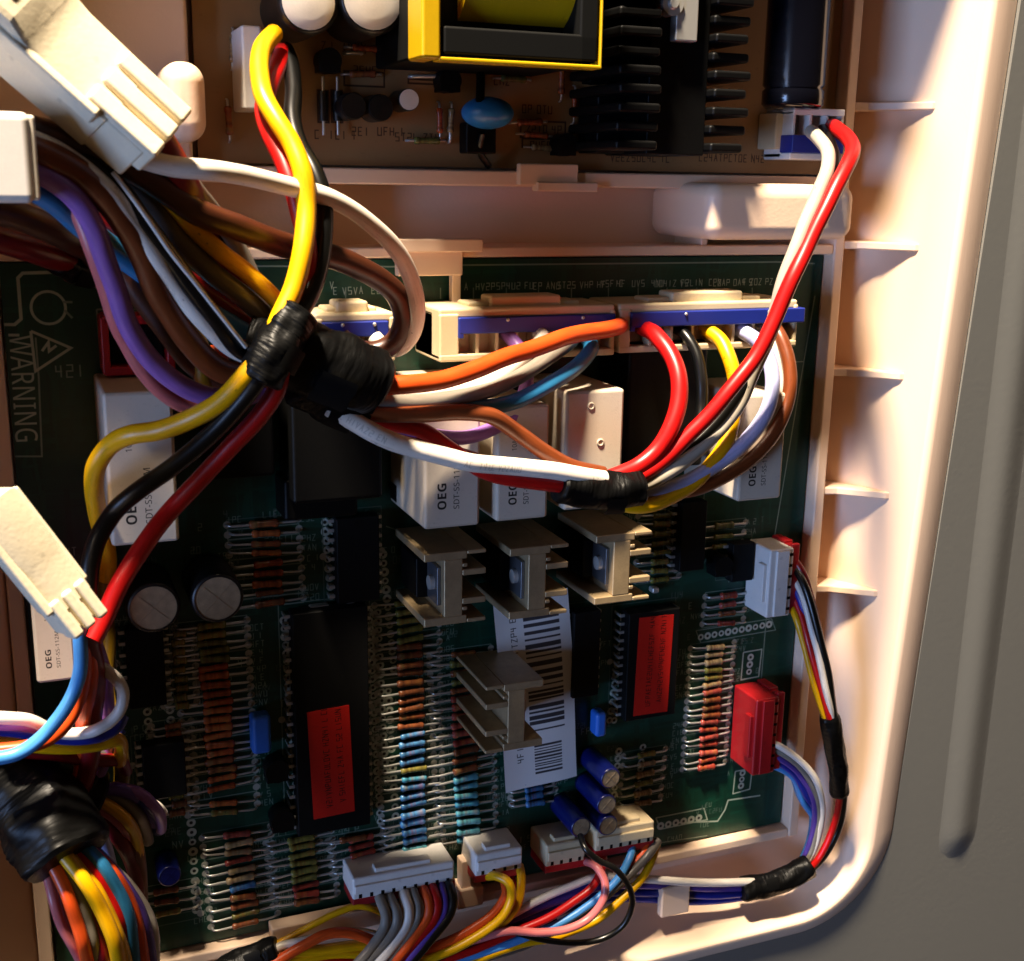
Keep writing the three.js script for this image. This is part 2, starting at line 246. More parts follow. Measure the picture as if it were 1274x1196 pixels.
    for (let i = 0; i < 230; i++) { const q = onTex(rr(60, 950), rr(640, 1060)); marks(c, q[0], q[1], Math.floor(rr(1, 5)), rr(13, 19), pick([dim, '#55635a'])); }
  });
}
const plainLayout = [];                                              // chips, resistors etc. are placed first so that their outlines can be printed

// -- relays: white box relays; placed by the lower edge of their front face
const relayPrint = (dimples) => canvasTex(256, 600, (c, w, h) => {
  c.fillStyle = '#cdbfab'; c.fillRect(0, 0, w, h);
  for (let i = 0; i < 500; i++) { c.fillStyle = `rgba(90,70,50,${rr(.01, .05)})`; c.fillRect(rr(0, w), rr(0, h), rr(1, 14), rr(1, 9)); }
  if (dimples) return;
  c.save(); c.translate(96, h - 70); c.rotate(-Math.PI / 2); c.fillStyle = '#1a1714'; c.font = 'bold 62px sans-serif'; c.fillText('OEG', 0, 0); c.font = '40px sans-serif'; c.fillText('SDT-SS-112M', 0, 66); c.font = '36px sans-serif'; c.fillText('10A', 300, -4); c.restore();
});
const relayMat = M('#ffffff', 0.5, { map: relayPrint(false), ...plasticBump }), relayPlain = M('#ffffff', 0.5, { map: relayPrint(true), ...plasticBump });
function relay(px0, px1, py, h, z1, dimples) {
  const a = at(px0, py, z1), b = at(px1, py, z1); const y0 = a.y, y1 = y0 + h, x0 = a.x, x1 = b.x;
  const r = part(board, 'relay', [planar(box(x0, x1, y0, y1, .4, z1, .6, 3)), planar(box(x0 + .5, x1 - .5, y0 + .5, y1 - .5, 0, 1.2, .1))], mat.relay);
  part(r, 'printed_face', faceSheet(x0 + .5, x1 - .5, y0 + .5, y1 - .5, z1, .05), dimples ? relayPlain : relayMat);
  if (dimples) for (const [t, u] of [[.13, .42], [.44, .6]]) part(r, 'dimple', (() => { const g = new THREE.TorusGeometry(.5, .2, 8, 18); g.translate(x0 + (x1 - x0) * u, y1 - h * t, z1 + .06); return g; })(), mat.relay);
}
relay(139, 224, 681, 23, 20); relay(528, 597, 660, 23.2, 20); relay(617, 681, 650, 19.5, 20); relay(701, 772, 636, 20.5, 20, true); relay(917, 971, 625, 19.5, 20); relay(46, 97, 852, 16, 18);
// dark relays and transformers in the shadow of the harness
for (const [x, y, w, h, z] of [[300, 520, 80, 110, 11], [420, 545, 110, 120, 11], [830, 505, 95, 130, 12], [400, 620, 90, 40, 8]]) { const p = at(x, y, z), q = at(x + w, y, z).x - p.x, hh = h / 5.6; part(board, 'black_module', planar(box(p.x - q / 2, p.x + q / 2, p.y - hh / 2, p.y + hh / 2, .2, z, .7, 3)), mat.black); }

// -- finned heat sinks with their transistors
function heatSink(px, py, z1, flip, sc = 1) {
  const p = at(px, py, z1); const W = 11.2 * sc, H = 13.2 * sc, t = 1.5 * sc; const X = (u) => p.x + (flip ? -1 : 1) * u * sc, Y = (v) => p.y + v * sc;
  const seg = (a, b, c, d) => { const x = [X(a), X(b)].sort((m, n) => m - n), y = [Y(c), Y(d)].sort((m, n) => m - n); return planar(box(x[0], x[1], y[0], y[1], 1.2, z1, .22, 2)); };
  const h = part(board, 'heat_sink', [seg(-5.4, 2.2, 5.0, 6.4), seg(2.2, 5.6, 5.7, 6.4), seg(-5.4, 2.2, -6.4, -5.0), seg(2.2, 5.6, -6.4, -5.7), seg(-1.9, 1.4, -5.05, 5.05), seg(1.35, 5.6, 2.0, 3.1), seg(1.35, 5.6, -3.1, -2.0), seg(1.35, 2.3, 3.5, 4.2), seg(1.35, 2.3, -4.2, -3.5)], mat.alu);
  const q = [X(-4.6), X(-2.1)].sort((a, b) => a - b);
  const tr = part(h, 'transistor', planar(box(q[0], q[1], Y(-3.6), Y(3.6), 2, z1 - 7, .3)), mat.black);
  const scx = X(-2.9); part(tr, 'tab', planar(box(Math.min(X(-2.6), X(-1.95)), Math.max(X(-2.6), X(-1.95)), Y(-3.4), Y(3.4), 3, z1 - 1.6, .15)), mat.tab);
  part(tr, 'screw', (() => { const g = new THREE.CylinderGeometry(1.25, 1.25, .9, 16); g.rotateZ(Math.PI / 2); g.translate(scx, Y(.1), z1 - 4); return g; })(), mat.steel);
}
heatSink(566, 732, 18); heatSink(670, 724, 18); heatSink(775, 707, 18); heatSink(641, 892, 17, true);

// -- chips
const stickerTex = (seedRow) => canvasTex(256, 700, (c, w, h) => { c.fillStyle = '#c31a12'; c.fillRect(0, 0, w, h); for (let i = 0; i < 400; i++) { c.fillStyle = `rgba(70,0,0,${rr(.02, .09)})`; c.fillRect(rr(0, w), rr(0, h), rr(2, 20), rr(2, 8)); } c.save(); c.translate(118, 640); c.rotate(-Math.PI / 2); marks(c, 0, 0, 26 + seedRow, 34, '#1c0505'); marks(c, 20, 84, 24, 34, '#1c0505'); c.restore(); });
const legMat = mat.tin;
function chip(px, py, wmm, hmm, pins, z1, label, turn = 0) {
  const p = at(px, py, z1); const x0 = p.x - wmm / 2, x1 = p.x + wmm / 2, y0 = p.y - hmm / 2, y1 = p.y + hmm / 2;
  const rot = (g) => { g.translate(-p.x, -p.y, 0); g.rotateZ(turn); g.translate(p.x, p.y, 0); return g; };
  const body = part(board, 'chip', [rot(planar(box(x0, x1, y0, y1, 1.0, z1, .25, 2)))], mat.chip);
  const legs = []; for (let i = 0; i < pins; i++) for (const s of [-1, 1]) { const y = y0 + hmm * (i + .5) / pins, x = s < 0 ? x0 : x1; legs.push(rot(box(Math.min(x, x + s * .9), Math.max(x, x + s * .9), y - .28, y + .28, z1 - 2.2, z1 - 1.9, 0)), rot(box(Math.min(x + s * .7, x + s * 1.0), Math.max(x + s * .7, x + s * 1.0), y - .26, y + .26, -.2, z1 - 1.95, 0))); }
  part(body, 'pins', legs, legMat, { kind: 'stuff' });
  part(body, 'notch', rot(cyl(p.x, y1 - 1.2, z1 - .02, z1 + .05, .9, .9, 16)), mat.black);
  if (label) { const a = at(label[0], label[1], z1), g = faceSheet(a.x - label[2] / 2, a.x + label[2] / 2, a.y - label[3] / 2, a.y + label[3] / 2, z1, .08); g.translate(-a.x, -a.y, 0); g.rotateZ(label[4]); g.translate(a.x, a.y, 0); part(body, 'red_sticker', g, M('#ffffff', 0.45, { map: stickerTex(label[5]) })); }
  plainLayout.push([p.x, p.y, wmm + 3, hmm + 1]);
}
chip(414, 900, 13.4, 42.5, 21, 4.5, [412, 949, 7.6, 21, .035, 0]);
chip(812, 828, 11.2, 22.5, 13, 4.5, [813, 828, 7.6, 20.5, -.02, 3]);
chip(730, 815, 5.6, 17.5, 9, 4); chip(863, 668, 5.6, 14, 8, 4); chip(446, 697, 7.6, 15.5, 9, 4); chip(182, 832, 6, 14, 7, 4); chip(205, 960, 7, 10, 6, 4);
chip(925, 700, 5, 8, 4, 3.6);

// -- electrolytic capacitors
function capacitor(px, py, r, h, m, top, name = 'capacitor') {
  const p = at(px, py, h);
  const c = part(board, name, lathe([[0, .3], [r, .3], [r, 1.4], [r * .93, 1.7], [r, 2.0], [r, h - .5], [r * .95, h - .1], [r * .86, h]], p.x, p.y), m);
  part(c, 'top', [cyl(p.x, p.y, h - .35, h - .12, r * .87), ...[0, 1].map((k) => { const g = new THREE.BoxGeometry(r * 1.4, .12, .1); g.rotateZ(k * Math.PI / 2 + .8); g.translate(p.x, p.y, h - .1); return g; })], top);
}
capacitor(191, 757, 4.2, 12, mat.sleeve, mat.capTop); capacitor(271, 745, 4.2, 12, mat.sleeve, mat.capTop);
for (const [x, y] of [[723, 1030], [755, 1002], [760, 969], [757, 1028]]) capacitor(x, y, 2.15, 10.5, mat.capBlue, mat.capTop, 'blue_capacitor');
capacitor(211, 1091, 2.0, 6, mat.capBlue, mat.capBlue, 'blue_capacitor');
for (const [x, y, w, h] of [[326, 916, 3.4, 7.2], [749, 903, 2.4, 5.2]]) { const p = at(x, y, 4); part(board, 'film_capacitor', planar(box(p.x - w / 2, p.x + w / 2, p.y - h / 2, p.y + h / 2, .6, 4, .8, 3)), mat.blueFilm); }
for (const [x, y] of [[900, 705], [345, 960], [505, 610], [352, 1022]]) { const p = at(x, y, 4); part(board, 'transistor', [cyl(p.x, p.y, .8, 4.4, 2.1, 2.1, 20), box(p.x - 1.9, p.x + 1.9, p.y - 2, p.y - .6, .8, 4.35, .1)], mat.black); }
// small steel jumpers and crystals that catch the light
for (const [x, y, w, h] of [[398, 758, 3.6, 1.2], [436, 752, 1.6, 1.4], [537, 770, 1.6, 1.6], [816, 735, 1.5, 1.2]]) { const p = at(x, y, 2); part(board, 'crystal', planar(box(p.x - w / 2, p.x + w / 2, p.y - h / 2, p.y + h / 2, .2, 2.2, .4, 3)), mat.tin); }

// -- rows of small resistors, each a body with painted bands and two bent leads
const bodies = {
  orange: ['#b4552a', '#a94a22', '#b9602f'], brown: ['#7a4526', '#8a4b2a', '#6b3a20'], olive: ['#77702f', '#6d6a34', '#847a38'], red: ['#96382a', '#8c3226', '#a2463a'], blue: ['#3f78a8', '#4a86b8', '#3a6c98'], cyan: ['#3f8fa8', '#4a9ab4', '#5aa4b0'], tan: ['#a58a62', '#9a7f58', '#b09468'],
};
const bands = ['#2a1a10', '#7a2c1c', '#94602a', '#8f8050', '#221a16', '#3a4a2a', '#4a2c24'];
const resistorGeo = [], resistorMats = {};
for (let v = 0; v < 6; v++) {                                         // profile along x, vertex colours carry the bands
  const prof = [[-2.2, 0], [-2.15, .5], [-1.9, .82], [-1.35, .82], [-1.2, .68], [-.85, .66], [-.84, .68], [-.5, .68], [-.49, .66], [.0, .66], [.01, .68], [.35, .68], [.36, .66], [1.2, .68], [1.35, .82], [1.9, .82], [2.15, .5], [2.2, 0]];
  const g = new THREE.LatheGeometry(prof.map((p) => new THREE.Vector2(p[1], p[0])), 10); g.rotateZ(-Math.PI / 2); g.scale(1.15, .84, .84);
  const b = [pick(bands), pick(bands), pick(bands), pick(bands)].map((c) => new THREE.Color(c)), col = [], p = g.attributes.position;
  for (let i = 0; i < p.count; i++) { const x = p.getX(i); const c = Math.abs(x + 1.6) < .32 ? b[0] : x > -.86 && x < -.48 ? b[1] : x > -.0 && x < .355 ? b[2] : Math.abs(x - 1.6) < .32 ? b[3] : null; col.push(...(c ? [c.r * 1.0, c.g, c.b] : [-1, 0, 0])); }
  g.scale(MM, MM, MM); resistorGeo.push([g, col]);
}
const leadGeo = (() => { const h = 6.0; const g = tube([V(-h, 0, -1.4), V(-h, 0, -.7), V(-h + .35, 0, -.15), V(-2.3, 0, 0), V(2.3, 0, 0), V(h - .35, 0, -.15), V(h, 0, -.7), V(h, 0, -1.4)], .23, 24, 6); g.scale(MM, MM, MM); return g; })();
const geoCache = {}; const rMat = M('#ffffff', 0.24, { vertexColors: true });
function resistorShape(color, v) { const k = color + v; if (!geoCache[k]) { const [g0, col] = resistorGeo[v], g = g0.clone(), c = new THREE.Color(color), a = []; for (let i = 0; i < col.length; i += 3) a.push(...(col[i] < 0 ? [c.r, c.g, c.b] : [c.r * .5 + col[i] * .5, c.g * .5 + col[i + 1] * .5, c.b * .5 + col[i + 2] * .5])); g.setAttribute('color', new THREE.Float32BufferAttribute(a, 3)); geoCache[k] = g; } return geoCache[k]; }
function resistorRow(x0, y0, x1, y1, n, kinds, sc = 1) {
  for (let i = 0; i < n; i++) {
    const t = n > 1 ? i / (n - 1) : 0, p = at(x0 + (x1 - x0) * t, y0 + (y1 - y0) * t, 1.4); const kind = typeof kinds === 'string' ? kinds : pick(kinds[Math.min(kinds.length - 1, Math.floor(t * kinds.length))]);
    silk.push([p.x, p.y, 12.2 * sc, 1.7]);
    if (rnd() < .04) continue;
    const m = finish(new THREE.Mesh(resistorShape(pick(bodies[kind]), Math.floor(rnd() * 6)), rMat)); m.name = 'resistor'; m.position.set((p.x + rr(-.25, .25)) * MM, (p.y + rr(-.12, .12)) * MM, (0.95 + rr(-.1, .2)) * MM); m.rotation.z = rr(-.09, .09); { const f = rr(.86, 1.12); m.scale.set(sc * rr(.96, 1.04), f, f); }; board.add(m);
    const l = finish(new THREE.Mesh(leadGeo, mat.tin)); l.name = 'lead'; m.add(l);
  }
}
resistorRow(264, 780, 279, 1012, 23, [['olive'], ['orange'], ['orange'], ['orange', 'brown'], ['orange', 'olive']]);
resistorRow(329, 652, 336, 752, 9, [['brown', 'orange']]);
resistorRow(509, 752, 517, 1068, 30, [['olive'], ['red', 'brown'], ['olive', 'brown'], ['blue', 'olive'], ['blue', 'cyan'], ['cyan', 'blue']]);
resistorRow(576, 815, 584, 1046, 22, [['brown', 'olive'], ['red', 'brown'], ['red'], ['red', 'brown'], ['cyan'], ['cyan']]);
resistorRow(374, 1046, 382, 1124, 9, [['olive'], ['olive'], ['red', 'brown']]);
resistorRow(296, 1040, 306, 1150, 11, [['red', 'tan'], ['blue', 'tan'], ['brown', 'olive']]);
resistorRow(450, 1044, 455, 1084, 5, [['red', 'brown']]);
resistorRow(891, 806, 880, 956, 17, [['olive', 'tan'], ['red', 'brown'], ['red']], .85);
resistorRow(908, 742, 904, 776, 4, [['brown', 'red']], .8);
resistorRow(664, 974, 668, 1000, 4, 'blue', .8);
resistorRow(826, 642, 822, 722, 8, 'olive', .8);
resistorRow(214, 905, 222, 1012, 11, [['olive', 'brown']], .55); resistorRow(206, 1110, 212, 1150, 4, [['olive', 'brown']], .9);
resistorRow(806, 940, 800, 1000, 6, [['olive', 'tan']], .8); resistorRow(903, 655, 899, 680, 3, [['olive']], .9);
resistorRow(222, 790, 226, 880, 9, [['olive']], .45); resistorRow(440, 775 + 270, 440, 775 + 271, 1, 'brown');
silk.push(...plainLayout);

const boardGeo = box(BX0, BX1, BY0, BY1, -1.6, 0, 0);
part(board, 'board_edge', [box(BX0, BX1, BY0, BY1, -1.6, -.03, 0)], mat.greenEdge);
part(board, 'printed_surface', (() => { const g = new THREE.PlaneGeometry(BX1 - BX0, BY1 - BY0); g.translate((BX0 + BX1) / 2, (BY0 + BY1) / 2, 0); const uv = g.attributes.uv, p = g.attributes.position; for (let i = 0; i < uv.count; i++) uv.setXY(i, (p.getX(i) - BX0) * S / 2048, 1 - (BY1 - p.getY(i)) * S / 1700); return g; })(), M('#ffffff', 0.4, { map: boardTexture(), bumpMap: waveBump, bumpScale: 0.00004 }));

// -- paper barcode label stuck across the parts
{
  const a = at(667, 861, 2.0); const th = -.075; const bt = canvasTex(400, 900, (c, w, h) => { c.fillStyle = '#dfdcd8'; c.fillRect(0, 0, w, h); c.fillStyle = '#3c383a'; let y = 60; while (y < 640) { const t = rr(4, 24); c.fillRect(150, y, 190, t); y += t + rr(5, 24); } y = 700; while (y < 845) { const t = rr(4, 11); c.fillRect(170, y, 150, t); y += t + rr(4, 9); } c.save(); c.translate(110, 600); c.rotate(-Math.PI / 2); marks(c, 0, 0, 26, 30, '#2a2a2a'); c.restore(); c.save(); c.translate(110, 770); c.rotate(-Math.PI / 2); marks(c, 0, 0, 4, 34, '#2a2a2a'); c.restore(); });
  const lab = thing('barcode_label', 'white paper barcode label stuck on the green board behind the lowest heat sink', 'label', null, V(a.x, a.y, 0));
  const g = new THREE.PlaneGeometry(15, 40, 8, 24), p = g.attributes.position; for (let i = 0; i < p.count; i++) p.setZ(i, .55 * Math.sin(p.getY(i) * .12 + 1) + .35 * Math.sin(p.getX(i) * .3)); g.computeVertexNormals(); g.rotateZ(.085); g.translate(a.x, a.y, 2.4);
  part(lab, 'sheet', g, M('#ffffff', 0.6, { map: bt, side: THREE.DoubleSide }));
}

// ---------------------------------------------------------------- brown power board above
const power = thing('power_circuit_board', 'brown circuit board with transformer and black heat sink in the upper compartment', 'circuit board');
{
  const X0 = -54, X1 = 65, Y0 = 55.6, Y1 = 125, s = 14;
  const tex = canvasTex(1666, 971, (c, w, h) => { c.fillStyle = '#977249'; c.fillRect(0, 0, w, h); for (let i = 0; i < 4000; i++) { c.fillStyle = `rgba(${rnd() < .5 ? '60,35,15' : '170,135,95'},${rr(.03, .1)})`; c.fillRect(rr(0, w), rr(0, h), rr(1, 12), rr(1, 5)); } const q = (x, y) => { const p = at(x, y, 0); return [(p.x - X0) * s, (Y1 - p.y) * s]; };
    for (const [x, y, n] of [[392, 172, 8], [438, 168, 3], [470, 168, 5], [492, 175, 8], [650, 140, 6], [655, 165, 7], [660, 185, 5], [720, 160, 4], [760, 200, 12], [870, 200, 14], [615, 105, 3], [540, 108, 3], [400, 62, 8], [440, 92, 6], [575, 190, 4]]) { const a = q(x, y); marks(c, a[0], a[1], n, 18, '#3a2110'); }
    c.strokeStyle = '#3a2110'; c.lineWidth = 4; for (const [x, y, w2, h2] of [[428, 88, 50, 20], [508, 98, 62, 8], [648, 150, 55, 22], [650, 172, 52, 12], [395, 112, 14, 40], [412, 112, 14, 40], [490, 70, 260, 12]]) { const a = q(x, y), b = q(x + w2, y + h2); c.strokeRect(a[0], a[1], b[0] - a[0], b[1] - a[1]); } });
  part(power, 'board_edge', [box(X0, X1, Y0, Y1, -1.6, -.03, 0)], mat.brownBoardEdge);
  part(power, 'printed_surface', (() => { const g = new THREE.PlaneGeometry(X1 - X0, Y1 - Y0); g.translate((X0 + X1) / 2, (Y0 + Y1) / 2, 0); return g; })(), M('#ffffff', 0.5, { map: tex, bumpMap: waveBump, bumpScale: 0.00005 }));
  // transformer
  const a = at(525, 72, 27), b = at(748, 72, 27), yB = a.y, yT = yB + 26; const t = part(power, 'transformer_core', [planar(box(a.x + .6, b.x, yB + .4, yT, .5, 20.5, .4)), planar(box(a.x + 3.4, b.x - .4, yB + .8, yB + 4.6, 19, 26.6, .4)), planar(box(b.x - 3.4, b.x - .4, yB + .8, yT, 19, 26.6, .4))], mat.darkCore);
  part(t, 'insulating_tape', [planar(box(a.x, a.x + 2.9, yB, yT, 20, 27, .5)), planar(box(a.x + 2.7, b.x + .3, yB - .2, yB + .35, 23.5, 26.8, .2)), planar(box(b.x - .1, b.x + .25, yB, yT, 23.5, 26.8, .2))], mat.yellowTape);
  const w0 = at(585, 22, 26), w1 = at(722, 22, 26); part(t, 'winding', (() => { const g = new THREE.CylinderGeometry(11, 11, w1.x - w0.x, 40); g.rotateZ(Math.PI / 2); g.translate((w0.x + w1.x) / 2, w0.y + 10, 15.6); return g; })(), mat.yellowTape);
  // black heat sink with horizontal fins and its transistor
  const h0 = at(775, 190, 24), h1 = at(955, 190, 24), hy = h0.y; const xm = (h0.x + h1.x) / 2; const hs = part(power, 'heat_sink', [planar(box(xm - 5, xm + 6, hy, hy + 40, .4, 16, .3))], mat.black);
  for (let i = 0; i < 14; i++) { part(hs, 'fin', planar(box(xm + 5.9, xm + 13 + (i % 3 ? 0 : -.8), hy + .6 + i * 2.9, hy + 2.1 + i * 2.9, .8, 18 + rr(-.6, .6), .5)), mat.black); part(hs, 'fin', planar(box(xm - 12.5, xm - 4.9, hy + .6 + i * 2.9, hy + 2.1 + i * 2.9, .8, 20 + rr(-.6, .6), .5)), mat.black); }
  const tb = at(852, 22, 18); const tb2 = part(hs, 'transistor_tab', planar(box(tb.x - 1.5, tb.x + 2.6, tb.y - 3.6, tb.y + 10, 15.8, 18, .3)), mat.steel); part(hs, 'screw', [cyl(tb.x - 2.4, tb.y + 2, 15.8, 18.4, 1.9), cyl(tb.x - 2.4, tb.y + 2, 18.3, 18.9, 1.1, .7)], mat.steel);
  // tall black capacitor lying along the right edge
  const c0 = at(984, 132, 18), c1 = at(1050, 132, 18); const r = (c1.x - c0.x) / 2; part(power, 'large_capacitor', (() => { const g = new THREE.LatheGeometry([[0, 0], [r - .8, 0], [r, .8], [r, 3], [r - .5, 3.5], [r, 4], [r, 44], [0, 44]].map((p) => new THREE.Vector2(...p)), 40); g.translate((c0.x + c1.x) / 2, c0.y, r + 5); return g; })(), M('#07080f', 0.16));
  // round capacitors with pale tops, cut by the upper frame edge
  for (const [x, y, rad] of [[384, 2, 4.6], [464, -2, 5.2]]) { const p = at(x, y, 14); const c = part(power, 'capacitor', lathe([[0, .3], [rad, .3], [rad, 13.6], [rad * .9, 14]], p.x, p.y), mat.sleeve); part(c, 'top', lathe([[0, 14.6], [rad * .55, 14.5], [rad * .86, 13.9]], p.x, p.y), mat.whiteBand); }
  for (const [x, y, rad, m] of [[440, 132, 2.1, mat.sleeve], [474, 134, 2.1, mat.sleeve], [509, 124, 1.75, mat.whiteBand]]) { const p = at(x, y, 6); const c = part(power, 'capacitor', lathe([[0, .3], [rad, .3], [rad, 5.7], [rad * .9, 6]], p.x, p.y), mat.sleeve); part(c, 'top', cyl(p.x, p.y, 5.85, 6.05, rad * .92), m); }
  for (const x of [402, 420]) { const p = at(x, 132, 1.4); const g = new THREE.CylinderGeometry(.8, .8, 4.6, 12); g.translate(p.x, p.y, 1.4); const d = part(power, 'diode', g, mat.sleeve); const l = new THREE.CylinderGeometry(.25, .25, 9, 6); l.translate(p.x, p.y, 1.4); part(d, 'lead', l, mat.tin); }
  { const p = at(612, 140, 7); const g = new THREE.SphereGeometry(1, 24, 16); g.scale(4.4, 2.6, 4.2); g.translate(p.x, p.y, 5); part(power, 'disc_capacitor', g, mat.ceramicBlue); }
  { const p = at(760, 145, 8); part(power, 'black_module', planar(box(p.x - 2.5, p.x + 6, p.y - 6, p.y + 5, .3, 8, .4)), mat.black); const q = at(590, 160, 4); part(power, 'black_module', planar(box(q.x - 1.4, q.x + 4, q.y - 4, q.y + 1, .3, 4, .4)), mat.black); }
  part(power, 'jumper', tube([at(597, 72, 1), at(598, 100, 5), at(597, 130, 7)], .75), wm.black); part(power, 'jumper', tube([at(600, 165, 5), at(597, 188, 3), at(608, 207, 1.2)], .6), wm.black);
  for (const [x0, y0, x1, y1] of [[512, 95, 568, 95], [430, 66, 450, 66], [560, 160, 560, 176]]) { const p = at(x0, y0, 1), q = at(x1, y1, 1); part(power, 'jumper', tube([V(p.x, p.y, -.4), V(p.x, p.y, .9), V(q.x, q.y, .9), V(q.x, q.y, -.4)], .32, 24, 6), mat.tin); }
  for (const [x, y, k, tn_] of [[452, 92, 'brown', 0], [548, 150, 'orange', 1.57], [562, 150, 'tan', 1.57], [660, 152, 'brown', 0], [668, 168, 'brown', 0], [676, 184, 'tan', 0], [640, 98, 'olive', 0], [700, 100, 'brown', 1.57], [716, 130, 'orange', 1.57], [532, 175, 'olive', 0], [290, 60, 'tan', 1.57], [285, 150, 'brown', 1.57], [455, 60, 'orange', 0], [500, 78, 'brown', 0]]) { const p = at(x, y, 1.4); const m = finish(new THREE.Mesh(resistorShape(bodies[k][1], Math.floor(rnd() * 6)), rMat)); m.name = 'resistor'; m.position.set(p.x * MM, p.y * MM, 1.0 * MM); m.rotation.z = tn_ + rr(-.06, .06); m.scale.setScalar(rr(.8, .95)); power.add(m); const l = finish(new THREE.Mesh(leadGeo, mat.tin)); l.name = 'lead'; l.scale.x = .62; m.add(l); }
  for (const [x, y] of [[560, 100], [705, 180], [745, 90], [488, 60], [410, 75]]) { const p = at(x, y, 4); part(power, 'transistor', [cyl(p.x, p.y, .8, 4.4, 1.9, 1.9, 18), box(p.x - 1.7, p.x + 1.7, p.y - 1.8, p.y - .5, .8, 4.35, .1)], mat.black); }
  { const p = at(965, 165, 3); part(power, 'terminal_base', planar(box(p.x - 2, p.x + 4, p.y - 3, p.y + 3.4, .2, 6, .3)), mat.cream); }
}

// ---------------------------------------------------------------- wires, tape and plugs
const harnessWire = (label, color, r, pts, group, segs) => { if (/bottom of the tray|cream lower plugs|short white lower/.test(group)) { const e = pts[pts.length - 1]; pts = [...pts, [e[0] - 50, e[1] + 18, e[2]], [e[0] - 110, e[1] + 44, e[2]]]; } const p = pts.map((q) => at(...q)); const t = thing('wire', label, 'wire', group, V(p[0].x, p[0].y, 0)); const crv = new THREE.CatmullRomCurve3(p, false, 'centripetal'), nn = Math.max(24, pts.length * 6), sd = rnd() * 90, amp = Math.min(.42, .2 + r * .14), q = [];
  for (let i = 0; i <= nn; i++) { const w = crv.getPointAt(i / nn), k = crv.getLength() * i / nn; w.x += amp * noise.noise(k * .11, sd, 1.5); w.y += amp * noise.noise(k * .11, sd, 3.5); w.z += amp * noise.noise(k * .11, sd, 5.5); q.push(w); }
  const g = tube(q, r * (.96 + .08 * rnd()), segs ?? Math.max(30, pts.length * 10), 12); const uv = g.attributes.uv; const len = p.reduce((s, q, i) => i ? s + q.distanceTo(p[i - 1]) : 0, 0); for (let i = 0; i < uv.count; i++) uv.setXY(i, uv.getX(i) * len * .022 + sd, (uv.getY(i) + sd * .37) % 1 > 1 ? 0 : uv.getY(i) + sd * .37); part(t, 'insulation', g, r > 1.18 && printed[color] ? printed[color] : wm[color]); return t; };
function tapeWrap(label, pts, r, turns = 9, name = 'tape_wrap', flat = 1) {
  const p = pts.map((q) => at(...q)), curve = new THREE.CatmullRomCurve3(p, false, 'centripetal'), n = 90, m = 36; const fr = curve.computeFrenetFrames(n, false), pos = [], uv = [], idx = []; const sd = rnd() * 50;
  for (let i = 0; i <= n; i++) { const c = curve.getPointAt(i / n), A = fr.normals[i], B = fr.binormals[i];
    for (let j = 0; j <= m; j++) { const a = j / m * 2 * Math.PI; const sp = (i / n * turns + j / m) % 1; const edge = (sp < .95 ? sp * .016 : (1 - sp) * .3) + 0.17 * noise.noise(Math.cos(a) * 1.6 + sd, Math.sin(a) * 1.6, i * .05) + .02 * noise.noise(Math.cos(a) * 5 + sd, Math.sin(a) * 5, i * .5); const end = Math.min(1, Math.min(i, n - i) / 3); const q = r * (1 + edge) * (.9 + .1 * end); pos.push(c.x + q * (Math.cos(a) * A.x + Math.sin(a) * B.x), c.y + q * (Math.cos(a) * A.y + Math.sin(a) * B.y), c.z + q * flat * (Math.cos(a) * A.z + Math.sin(a) * B.z)); uv.push(i / n * 3, j / m); } }
  for (let i = 0; i < n; i++) for (let j = 0; j < m; j++) { const a = i * (m + 1) + j; idx.push(a, a + 1, a + m + 1, a + 1, a + m + 2, a + m + 1); }
  for (const e of [0, n]) { const c = curve.getPointAt(e / n), k = pos.length / 3; pos.push(c.x, c.y, c.z); uv.push(0, 0); for (let j = 0; j < m; j++) { const a = e * (m + 1) + j; e ? idx.push(k, a, a + 1) : idx.push(k, a + 1, a); } }
  const g = new THREE.BufferGeometry(); g.setAttribute('position', new THREE.Float32BufferAttribute(pos, 3)); g.setAttribute('uv', new THREE.Float32BufferAttribute(uv, 2)); g.setIndex(idx); g.computeVertexNormals();
  const t = thing(name, label, 'tape', null, V(p[0].x, p[0].y, 0)); part(t, 'winding', toCreasedNormals(g, 0.7), mat.tape);
  if (r > 5.2) return t;
  const c = curve.getPointAt(.62), T = curve.getTangentAt(.62), up = V(0, 0, 1).addScaledVector(T, -T.z).normalize(), sd2 = V().crossVectors(T, up), fp = [], fi = [];   // the tape's loose end
  for (let i = 0; i <= 10; i++) for (let j = 0; j <= 4; j++) { const a2 = .15 + i * .085, q = r * (1.10 + .012 * i * i * .12) + .12, w = (j / 4 - .5) * r * 1.1 + .12 * Math.sin(i * 1.3 + j); const o = c.clone().addScaledVector(up, q * Math.cos(a2)).addScaledVector(sd2, q * Math.sin(a2) * (sd > 25 ? 1 : -1)).addScaledVector(T, w); fp.push(o.x, o.y, o.z); }
  for (let i = 0; i < 10; i++) for (let j = 0; j < 4; j++) { const k = i * 5 + j; fi.push(k, k + 1, k + 5, k + 1, k + 6, k + 5); }
  const fg = new THREE.BufferGeometry(); fg.setAttribute('position', new THREE.Float32BufferAttribute(fp, 3)); fg.setAttribute('uv', new THREE.Float32BufferAttribute(fp.filter((_, i) => i % 3 < 2).map((x) => x * .05), 2)); fg.setIndex(fi); fg.computeVertexNormals(); part(t, 'loose_end', fg, mat.tapeSheet); return t;
}
const W = harnessWire;
